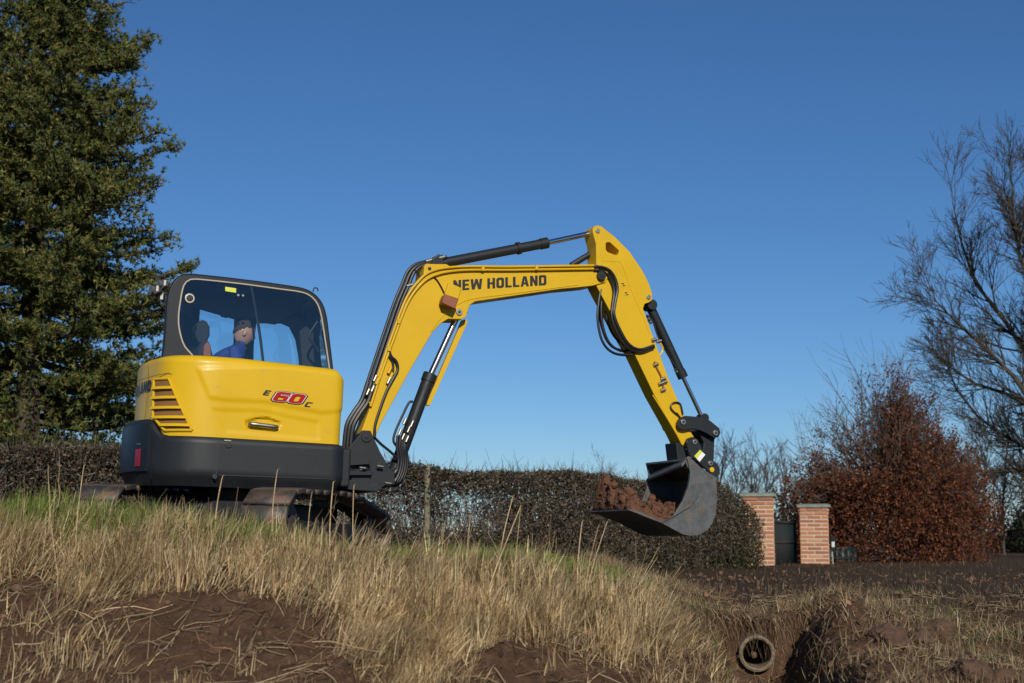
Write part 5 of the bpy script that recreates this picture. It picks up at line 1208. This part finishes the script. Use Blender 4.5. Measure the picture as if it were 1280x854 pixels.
# ================================================================ GRASS
def blades(n, X, Y, Z, h, lean, heading, wid, col, k=4, droop=.35):
    t = np.linspace(0, 1, k)
    dirh = np.stack([np.cos(heading), np.sin(heading), np.zeros(n)], -1)
    th = lean[:, None]*(1+droop*t*1.6)
    P = np.zeros((n, k, 3)); P[:, 0] = np.stack([X, Y, Z], -1); seg = h[:, None]/(k-1)
    for i in range(1, k):
        P[:, i] = P[:, i-1]+dirh*(np.sin(th[:, i])*seg[:, 0])[:, None]+np.array([0, 0, 1.])*(np.cos(th[:, i])*seg[:, 0])[:, None]
    fa = rng.uniform(-1.2, 1.2, n); side = np.stack([np.cos(fa), np.sin(fa), 0*fa], -1)
    W_ = wid[:, None]*(np.array([1, .9, .65, .12]) if k == 4 else np.array([1, .8, .12]))[None]
    return ribbons(P, W_, side, col)
STRAW = [(.66,.51,.27), (.52,.39,.20), (.78,.64,.38), (.38,.26,.13), (.55,.42,.25), (.26,.16,.08), (.40,.30,.18)]
GREEN = [(.15,.24,.035), (.20,.29,.05), (.11,.18,.03), (.27,.31,.08)]
def straw_density(X, t):
    lim = np.interp(X, [-5, -3.2, -2.6, -1.9, -1.3, -.9, -.4, 0, .4, .9, 1.4], [.95, .85, .62, .50, .60, 1.0, 1.25, .9, .8, .7, .6])+.36*vnoise(X, t*0, 2.1, 4)
    return sstep(lim-t, -.12, .25)
pipe_x = 1.855
def build_grass():
    parts = []
    # dry grass on the bank face
    n = 330000; X = rng.uniform(-4.7, 1.9, n); t = rng.uniform(-.10, 2.3, n); Y = crest_y(X)-t
    dn = straw_density(X, t)*np.clip(.52+1.0*fbm(X, Y, 3.4, 3, 6), .06, 1)*np.interp(t, [-.1, .05, .3], [.12, .3, 1])*(1-.75*sstep(X, .9, 1.6))
    dn = np.maximum(dn, .085*np.clip(.2+2.2*fbm(X, Y, 2.0, 3, 16), 0, 1)); kp = rng.uniform(0, 1, n) < dn*np.where(np.abs(X+1) > 3.4, .6, 1); X, Y, t = X[kp], Y[kp], t[kp]; n = len(X)
    Z = ground(X, Y)-.01; h = rng.uniform(.07, .23, n)*np.interp(X, [-4, 0, 1.4], [1.2, 1.0, .7])*(1+.25*fbm(X, Y, 1.5, 2, 1)+.35*vnoise(X, Y, 6.5, 31))
    h = np.where(t > 1.0, h*.7, h)
    head = np.where(rng.uniform(0, 1, n) < .8, 1.9*vnoise(X, Y, 3.1, 22)+rng.normal(-.3, .45, n), rng.uniform(0, 6.28, n)); lean = np.abs(rng.normal(.38, .28, n))+.38*vnoise(X, Y, 4.2, 3)
    lean = np.where(rng.uniform(0, 1, n) < .18, rng.uniform(.8, 1.5, n), lean)
    parts.append(blades(n, X, Y, Z, h, lean, head, rng.uniform(.0012, .0042, n), cols(n, *STRAW, jit=.30)*(1+.35*vnoise(X, Y, 7., 5))[:, None].clip(.4, 1.5)))
    n1 = n
    # low thatch lying under the stalks
    n = 60000; X = rng.uniform(-5.0, 1.9, n); t = rng.uniform(-.2, 2.2, n); Y = crest_y(X)-t; kp = rng.uniform(0, 1, n) < straw_density(X, t)*.9+.03; X, Y = X[kp], Y[kp]; n = len(X)
    parts.append(blades(n, X, Y, ground(X, Y)+.005, rng.uniform(.06, .2, n), rng.uniform(1.0, 1.62, n), rng.uniform(0, 6.28, n), rng.uniform(.0015, .0035, n), cols(n, (.34,.24,.13), (.42,.31,.18), (.22,.14,.08), (.5,.39,.24)), droop=.1))
    def stems(n, X, Y, lean_, L0, L1):
        hd = rng.normal(.2, 1.1, n); k = 5; t = np.linspace(0, 1, k); L = rng.uniform(L0, L1, n); ln = lean_+rng.normal(0, .12, n)
        P = np.zeros((n, k, 3)); P[:, 0] = np.stack([X, Y, ground(X, Y)+.004], -1)
        for i in range(1, k):
            a = ln+.25*i*rng.normal(.3, .5, n)*.5; P[:, i] = P[:, i-1]+np.stack([np.cos(hd)*np.sin(a), np.sin(hd)*np.sin(a), np.cos(a)], -1)*(L/(k-1))[:, None]
        lo = ground(P[..., 0], P[..., 1])+.006; P[..., 2] = np.maximum(P[..., 2], lo)
        parts.append(tubes_np(P, rng.uniform(.0014, .0034, n)[:, None]*(1-.55*t), cols(n, (.66,.52,.30), (.52,.39,.21), (.74,.60,.38), (.40,.27,.14)), 4))
    n = 900; X = rng.uniform(-4.6, 1.0, n); stems(n, X, crest_y(X)-rng.uniform(.05, .62, n), rng.uniform(.15, .7, n), .16, .40)
    n = 330; X = rng.uniform(-4.6, 1.9, n); stems(n, X, crest_y(X)-rng.uniform(.6, 2.0, n), rng.uniform(1.2, 1.6, n), .15, .50)
    V, F, C = join(parts); o = np_mesh('dry_grass', V, F, 'grass', None, C); tag(o, 'dry straw coloured grass covering the bank below the excavator', 'grass', kind='stuff'); print('dry', n1, len(F))
    # green grass along the crest
    parts = []
    n = 66000; X = rng.uniform(-5.2, 1.6, n); t = rng.uniform(-1.5, .30, n); Y = crest_y(X)-t
    w = np.interp(X, [-5, -3.0, -1.6, -.9, -.2, .3, .7, 1.1], [1, 1, .9, .45, .7, .7, .2, .03]); kp = rng.uniform(0, 1, n) < w*np.clip(.7+.7*fbm(X, Y, 2.0, 3, 2), .1, 1)*np.where(t > .08, .55, 1); X, Y = X[kp], Y[kp]; n = len(X)
    h = rng.uniform(.08, .21, n)*np.interp(X, [-5, -2.5, -1.6, -1, 1.2], [1.6, 1.3, 1.0, .75, .7])*(1+.35*fbm(X, Y, 2.4, 2, 40))
    parts.append(blades(n, X, Y, ground(X, Y)-.01, h, np.abs(rng.normal(.3, .25, n)), rng.uniform(-1.5, 3, n), rng.uniform(.0016, .0036, n), cols(n, *GREEN, (.30,.27,.11), jit=.2), k=3))
    V, F, C = join(parts); o = np_mesh('green_grass', V, F, 'grass', None, C); tag(o, 'fresh green grass along the top of the bank at the tracks', 'grass', kind='stuff')
    # rough growth on the right: tufts, weeds
    parts = []
    n = 140000; X = rng.uniform(.7, 6.2, n); Y = 7.6+rng.uniform(0, 1, n)**1.12*8.4; d = X-trough_x(Y)
    w = np.clip(.30+1.1*fbm(X, Y, 1.4, 3, 12), 0, 1)*np.interp(Y, [12.2, 13.2, 16], [1, .55, .25])*(1-.9*np.exp(-(d/.28)**4)); w = np.where(Y > 12.0, w*1.6*np.clip(fbm(X, Y*.5, 1.6, 3, 51)+.25, 0, 1), w); w = np.maximum(w, 1.2*np.exp(-(((X-1.75)/1.0)**2+((Y-11.3)/.30)**2))); w = np.maximum(w, .75*np.clip(.35+fbm(X, Y, 2.6, 3, 44), 0, 1)*sstep(1.75-X, 0, .3)*sstep(Y, 8.6, 9.4))
    w = np.maximum(w, .9*np.exp(-(((X-2.95)/.75)**2+((Y-11.7)/.30)**2)))
    w = w*(1-(np.abs(X-pipe_x) < .15)*(Y > 10.85)*(Y < 11.25)); kp = rng.uniform(0, 1, n) < w*.8; X, Y = X[kp], Y[kp]; n = len(X)
    g = np.clip(sstep(X, 2.6, 4.0)*.5+.35*fbm(X, Y, 1.2, 2, 30), 0, 1); isg = rng.uniform(0, 1, n) < g
    cc = np.where(isg[:, None], cols(n, (.11,.14,.04), (.14,.15,.06), (.08,.10,.03)), cols(n, (.38,.30,.16), (.26,.19,.10), (.50,.41,.24), (.17,.11,.07), (.30,.20,.12)))
    parts.append(blades(n, X, Y, ground(X, Y)-.01, rng.uniform(.04, .16, n)*(1+.4*fbm(X, Y, 2, 2, 3)), np.abs(rng.normal(.75, .45, n)), rng.uniform(0, 6.28, n), rng.uniform(.0016, .0036, n), cc))
    V, F, C = join(parts); o = np_mesh('rough_grass', V, F, 'grass', None, C); tag(o, 'matted half dead grass on the ground right of the ditch', 'grass', kind='stuff')
    # thin growth over the far ground
    n = 76000; X = rng.uniform(-9, 13, n); Y = 12.3+rng.uniform(0, 1, n)**1.8*20; kp = (rng.uniform(0, 1, n) < np.clip(.35+.9*fbm(X, Y, .5, 3, 5), .05, 1)); X, Y = X[kp], Y[kp]; n = len(X)
    V, F, C = blades(n, X, Y, ground(X, Y, False)-.01, rng.uniform(.03, .15, n)*(1+.5*fbm(X, Y, 1.2, 2, 9)), np.abs(rng.normal(.9, .45, n)), rng.uniform(0, 6.28, n), rng.uniform(.002, .006, n), cols(n, (.12,.085,.055), (.07,.05,.035), (.26,.20,.125), (.14,.11,.06), (.16,.09,.05), jit=.4), k=3)
    o = np_mesh('low_weeds', V, F, 'grass', None, C); tag(o, 'thin brown weeds and runners on the level ground before the gate', 'weeds', kind='stuff')
build_grass()
def stalks():
    L = [[(0.057,8.6,-0.107),(-0.057,8.6,0.105),(-0.191,8.6,0.058)],[]]
    specs = [((0.014,8.45,-0.148),(0.047,8.45,0.326)),((-0.249,8.2,-0.339),(-0.038,8.5,-0.071)),((-0.211,8.3,-0.255),(0.039,8.7,0.344)),((-0.272,8.6,-0.154),(-0.253,8.7,0.305)),((0.429,8.8,-0.115),(0.581,8.9,0.259)),((0.4,8.8,-0.081),(0.432,8.9,0.264)),((0.445,8.9,-0.035),(0.531,8.9,0.239)),((-0.929,8.6,-0.154),(-0.975,8.8,0.483)),((-1.082,8.6,-0.154),(-1.104,8.8,0.502)),((-1.216,8.6,-0.131),(-1.221,8.7,0.441)),((-1.468,8.8,0.054),(-1.483,9.0,0.589)),((-1.842,8.9,0.101),(-1.83,9.0,0.549)),((-2.735,8.7,0.104),(-2.861,8.8,0.591)),((-2.671,8.8,0.151),(-2.675,8.9,0.605)),((-0.089,8.9,0.053),(0.0,9.2,0.429))]
    for i, (a, b) in enumerate(specs):
        a = Vector(a); b = Vector(b); a.z = float(ground(a.x, a.y))-.02; mid = (a+b)/2+Vector((-.012, 0, .0)); q = b+(b-mid)*.05+Vector((.012, 0, .02)); bm = bmesh.new()
        C = catmull([a, mid, b, q], 6); n = len(C)
        prev = None
        for j, p in enumerate(C):
            r = (.0022+.0016*((i*7) % 3)/2)*(1-.6*j/n)*(1.25 if j % 7 == 3 else 1); ring = [bm.verts.new(p+Vector((r*math.cos(t), r*math.sin(t), 0))) for t in (0, 1.26, 2.51, 3.77, 5.03)]
            if prev:
                for t in range(5): bm.faces.new((prev[t], prev[(t+1) % 5], ring[(t+1) % 5], ring[t]))
            prev = ring
        m = 'straw_stalk'
        if m not in M: M[m] = mat(m, (.55,.40,.22), .8, var=.25, vscale=20)
        o = finish('dry_stalk', bm, m, None, smooth=True)
        tag(o, STL[i], 'stalk', 'tall dry stalks standing out of the bank grass')
STL = ['tall straight stalk standing below the hedge, right of centre', 'bent stalk crossing the middle of the bank low down', 'tallest leaning stalk with brown tip in mid bank', 'upright stalk left of the tall leaning stalk', 'leaning stalk under the bucket lip', 'upright thin stalk left of the one under the bucket', 'short leaning stalk between the two under the bucket',
 'upright stalk in front of the swing bracket', 'upright stalk in front of the near track side', 'stalk in front of the middle of the near track', 'brown stalk in front of the near end of the track', 'stalk in front of the gap between the tracks', 'thick pale stalk left in front of the hedge', 'thin stalk beside the thick pale one at the left', 'slanting stalk against the dark hedge in mid picture']
stalks()
# ---- litter: straw, twigs, leaves and clods
def litter():
    n = 5200; X = rng.uniform(-4.5, 5.0, n); Y = rng.uniform(7.0, 13.6, n); hd = rng.uniform(0, 6.28, n); L = rng.uniform(.04, .22, n)
    k = 4; t = np.linspace(-.5, .5, k); P = np.zeros((n, k, 3)); P[..., 0] = X[:, None]+np.cos(hd)[:, None]*L[:, None]*t; P[..., 1] = Y[:, None]+np.sin(hd)[:, None]*L[:, None]*t
    P[..., 2] = ground(P[..., 0], P[..., 1])+.008+rng.uniform(0, .03, (n, 1))+rng.normal(0, .006, (n, k))
    V, F, C = tubes_np(P, np.broadcast_to(rng.uniform(.0012, .0035, (n, 1)), (n, k)), cols(n, (.42,.31,.18), (.32,.22,.12), (.50,.40,.25), (.14,.09,.06)))
    o = np_mesh('straw_litter', V, F, 'grass', None, C); tag(o, 'loose straw and thin twigs scattered over the brown soil', 'litter', kind='stuff')
    n = 16000; X = rng.uniform(.4, 7.2, n); Y = 8.0+rng.uniform(0, 1, n)**1.3*13; kp = rng.uniform(0, 1, n) < np.clip(.3+.9*fbm(X, Y, 1.6, 3, 21), .04, 1)*np.where(Y > 12.3, .28, 1); X, Y = X[kp], Y[kp]; n = len(X)
    c = np.stack([X, Y, ground(X, Y)+.012], -1); cl = cols(n, (.22,.11,.06), (.30,.16,.085), (.14,.08,.05), (.34,.24,.15), jit=.25)
    V, F, C = quads(c, rng.uniform(.010, .034, n), unit(rng.normal(0, .55, (n, 3))+[0, -.25, 1]), cl); o = np_mesh('fallen_leaves', V, F, 'leaf', None, C); tag(o, 'withered fallen leaves around the pipe and ditch', 'leaves', kind='stuff')
    # clods: many small, joined
    ico = bmesh.new(); bmesh.ops.create_icosphere(ico, subdivisions=1, radius=1); IV = np.array([v.co[:] for v in ico.verts]); IF = np.array([[v.index for v in f.verts] for f in ico.faces]); ico.free()
    n = 4600; X = rng.uniform(-4.6, 5.2, n); Y = rng.uniform(6.9, 12.2, n); r = .005+rng.exponential(.008, n); r = np.clip(r, .005, .045)
    m2 = 1700; X = np.concatenate([X, rng.uniform(1.0, 10, m2)]); Y = np.concatenate([Y, 12+rng.uniform(0, 1, m2)**1.5*10]); r = np.concatenate([r, np.clip(.006+rng.exponential(.009, m2), 0, .040)]); n += m2
    base = IV[None]*(1+.30*np.sin(IV[None]@rng.normal(size=(n, 3, 1))*4)[..., :])*r[:, None, None]*rng.uniform(.6, 1.2, (n, 1, 3))
    V = base+np.stack([X, Y, ground(X, Y)+r*.3], -1)[:, None]; nv = len(IV); F = (IF[None]+(np.arange(n)*nv)[:, None, None]).reshape(-1, 3)
    C = np.repeat(cols(n, (.10,.058,.034), (.075,.043,.026), (.14,.085,.05)), nv, 0); o = np_mesh('soil_crumbs', V.reshape(-1, 3), F, 'clod', None, C); tag(o, 'small crumbs of brown earth strewn over the bank', 'soil', kind='stuff')
litter()
def clod(px_pt, r, label, seed):
    x, y, z = px_pt; bm = bmesh.new(); bmesh.ops.create_icosphere(bm, subdivisions=4, radius=1)
    for v in bm.verts:
        p = v.co.copy(); q = p*1.3+Vector((seed*7, seed, 0)); f = 1+.35*noise.noise(q)+.18*noise.noise(q*2.7)+.09*noise.noise(q*7); v.co = Vector((p.x*r*1.25*f, p.y*r*f, p.z*r*.8*f))
    me = bpy.data.meshes.new('c')
    o = finish('earth_clod', bm, 'clod', None, smooth=True); a = o.data.color_attributes.new('Col', 'FLOAT_COLOR', 'POINT'); a.data.foreach_set('color', np.tile([.10,.056,.033,1], len(o.data.vertices)).astype(np.float32))
    o.location = (x, y, float(ground(x, y))+r*.25); o.rotation_euler = (0, 0, seed); tag(o, label, 'clod', 'big clods of earth beside the ditch')
for i, (p, r, lab) in enumerate(zip([(2.501,9.6,-0.457),(2.778,9.9,-0.44),(3.047,10.4,-0.416),(2.298,9.1,-0.506),(2.72,8.6,-0.62),(2.885,8.6,-0.634),(2.575,11.3,-0.407),(1.284,8.8,-0.568),(1.657,10.6,-0.76),(1.902,10.6,-0.771),(1.759,10.45,-0.791)],
    (.13, .09, .11, .06, .10, .08, .05, .05, .075, .065, .05), ('largest reddish clod right of the dark ditch shadow', 'clod directly right of the largest reddish clod', 'low clod behind the largest one, further up the slope', 'small clod at the edge of the ditch below the largest', 'clod cut by the bottom edge near the right corner', 'clod nearest the bottom right corner', 'small clod under the pale grass tuft', 'small clod left of the ditch, furthest left of the clods', 'clod lying against the left foot of the pipe mouth', 'clod lying against the right foot of the pipe mouth', 'crumbly clod directly below the pipe mouth'))):
    clod(p, r, lab, i+1)
def pipe():
    c = Vector((1.855,11.0,-0.683)); root = empty('drain_pipe', c, R_(-4)); tag(root, 'round concrete drain pipe opening into the ditch', 'pipe')
    bm = bmesh.new(); n = 36; prof = [(.138, -.02), (.138, 2.6), (.108, 2.6), (.104, .0), (.108, -.03), (.120, -.040), (.134, -.032)]
    R = []
    for k in range(n):
        a = 2*math.pi*k/n; R.append([bm.verts.new((r*math.cos(a), y, r*math.sin(a))) for r, y in prof])
    for k in range(n):
        A, B = R[k], R[(k+1) % n]
        for j in range(len(prof)): bm.faces.new((A[j], A[(j+1) % len(prof)], B[(j+1) % len(prof)], B[j]))
    finish('pipe_barrel', bm, 'concrete', root, smooth=True)
    bm = bmesh.new(); add_cyl(bm, (0, 2.5, 0), (0, 2.55, 0), .115, seg=30); finish('pipe_dark_disc', bm, 'black', root)  # black disc deep in the barrel paints its dark inside
pipe()


def hanging_roots():
    n = 150; X = pipe_x+rng.normal(0, .30, n); Y = 11.10+rng.uniform(-.03, .06, n); z0 = ground(X, Y+.12)+.01; k = 6; t = np.linspace(0, 1, k); L = rng.uniform(.08, .34, n)
    P = np.zeros((n, k, 3)); P[..., 0] = X[:, None]+rng.normal(0, .08, (n, 1))*t+rng.normal(0, .008, (n, k)); P[..., 1] = Y[:, None]-.10*np.sin(t*1.6)[None]-.05*rng.uniform(0, 1, (n, 1))*t; P[..., 2] = z0[:, None]+.03*np.sin(t*3.0)[None]-L[:, None]*t**1.5
    V, F, C = tubes_np(P, rng.uniform(.0014, .0034, n)[:, None]*(1-.5*t), cols(n, (.36,.27,.15), (.20,.13,.08), (.46,.36,.22), (.12,.08,.05)))
    o = np_mesh('hanging_roots', V, F, 'grass', None, C); tag(o, 'roots and dead stems hanging over the pipe mouth', 'roots', kind='stuff')
hanging_roots()
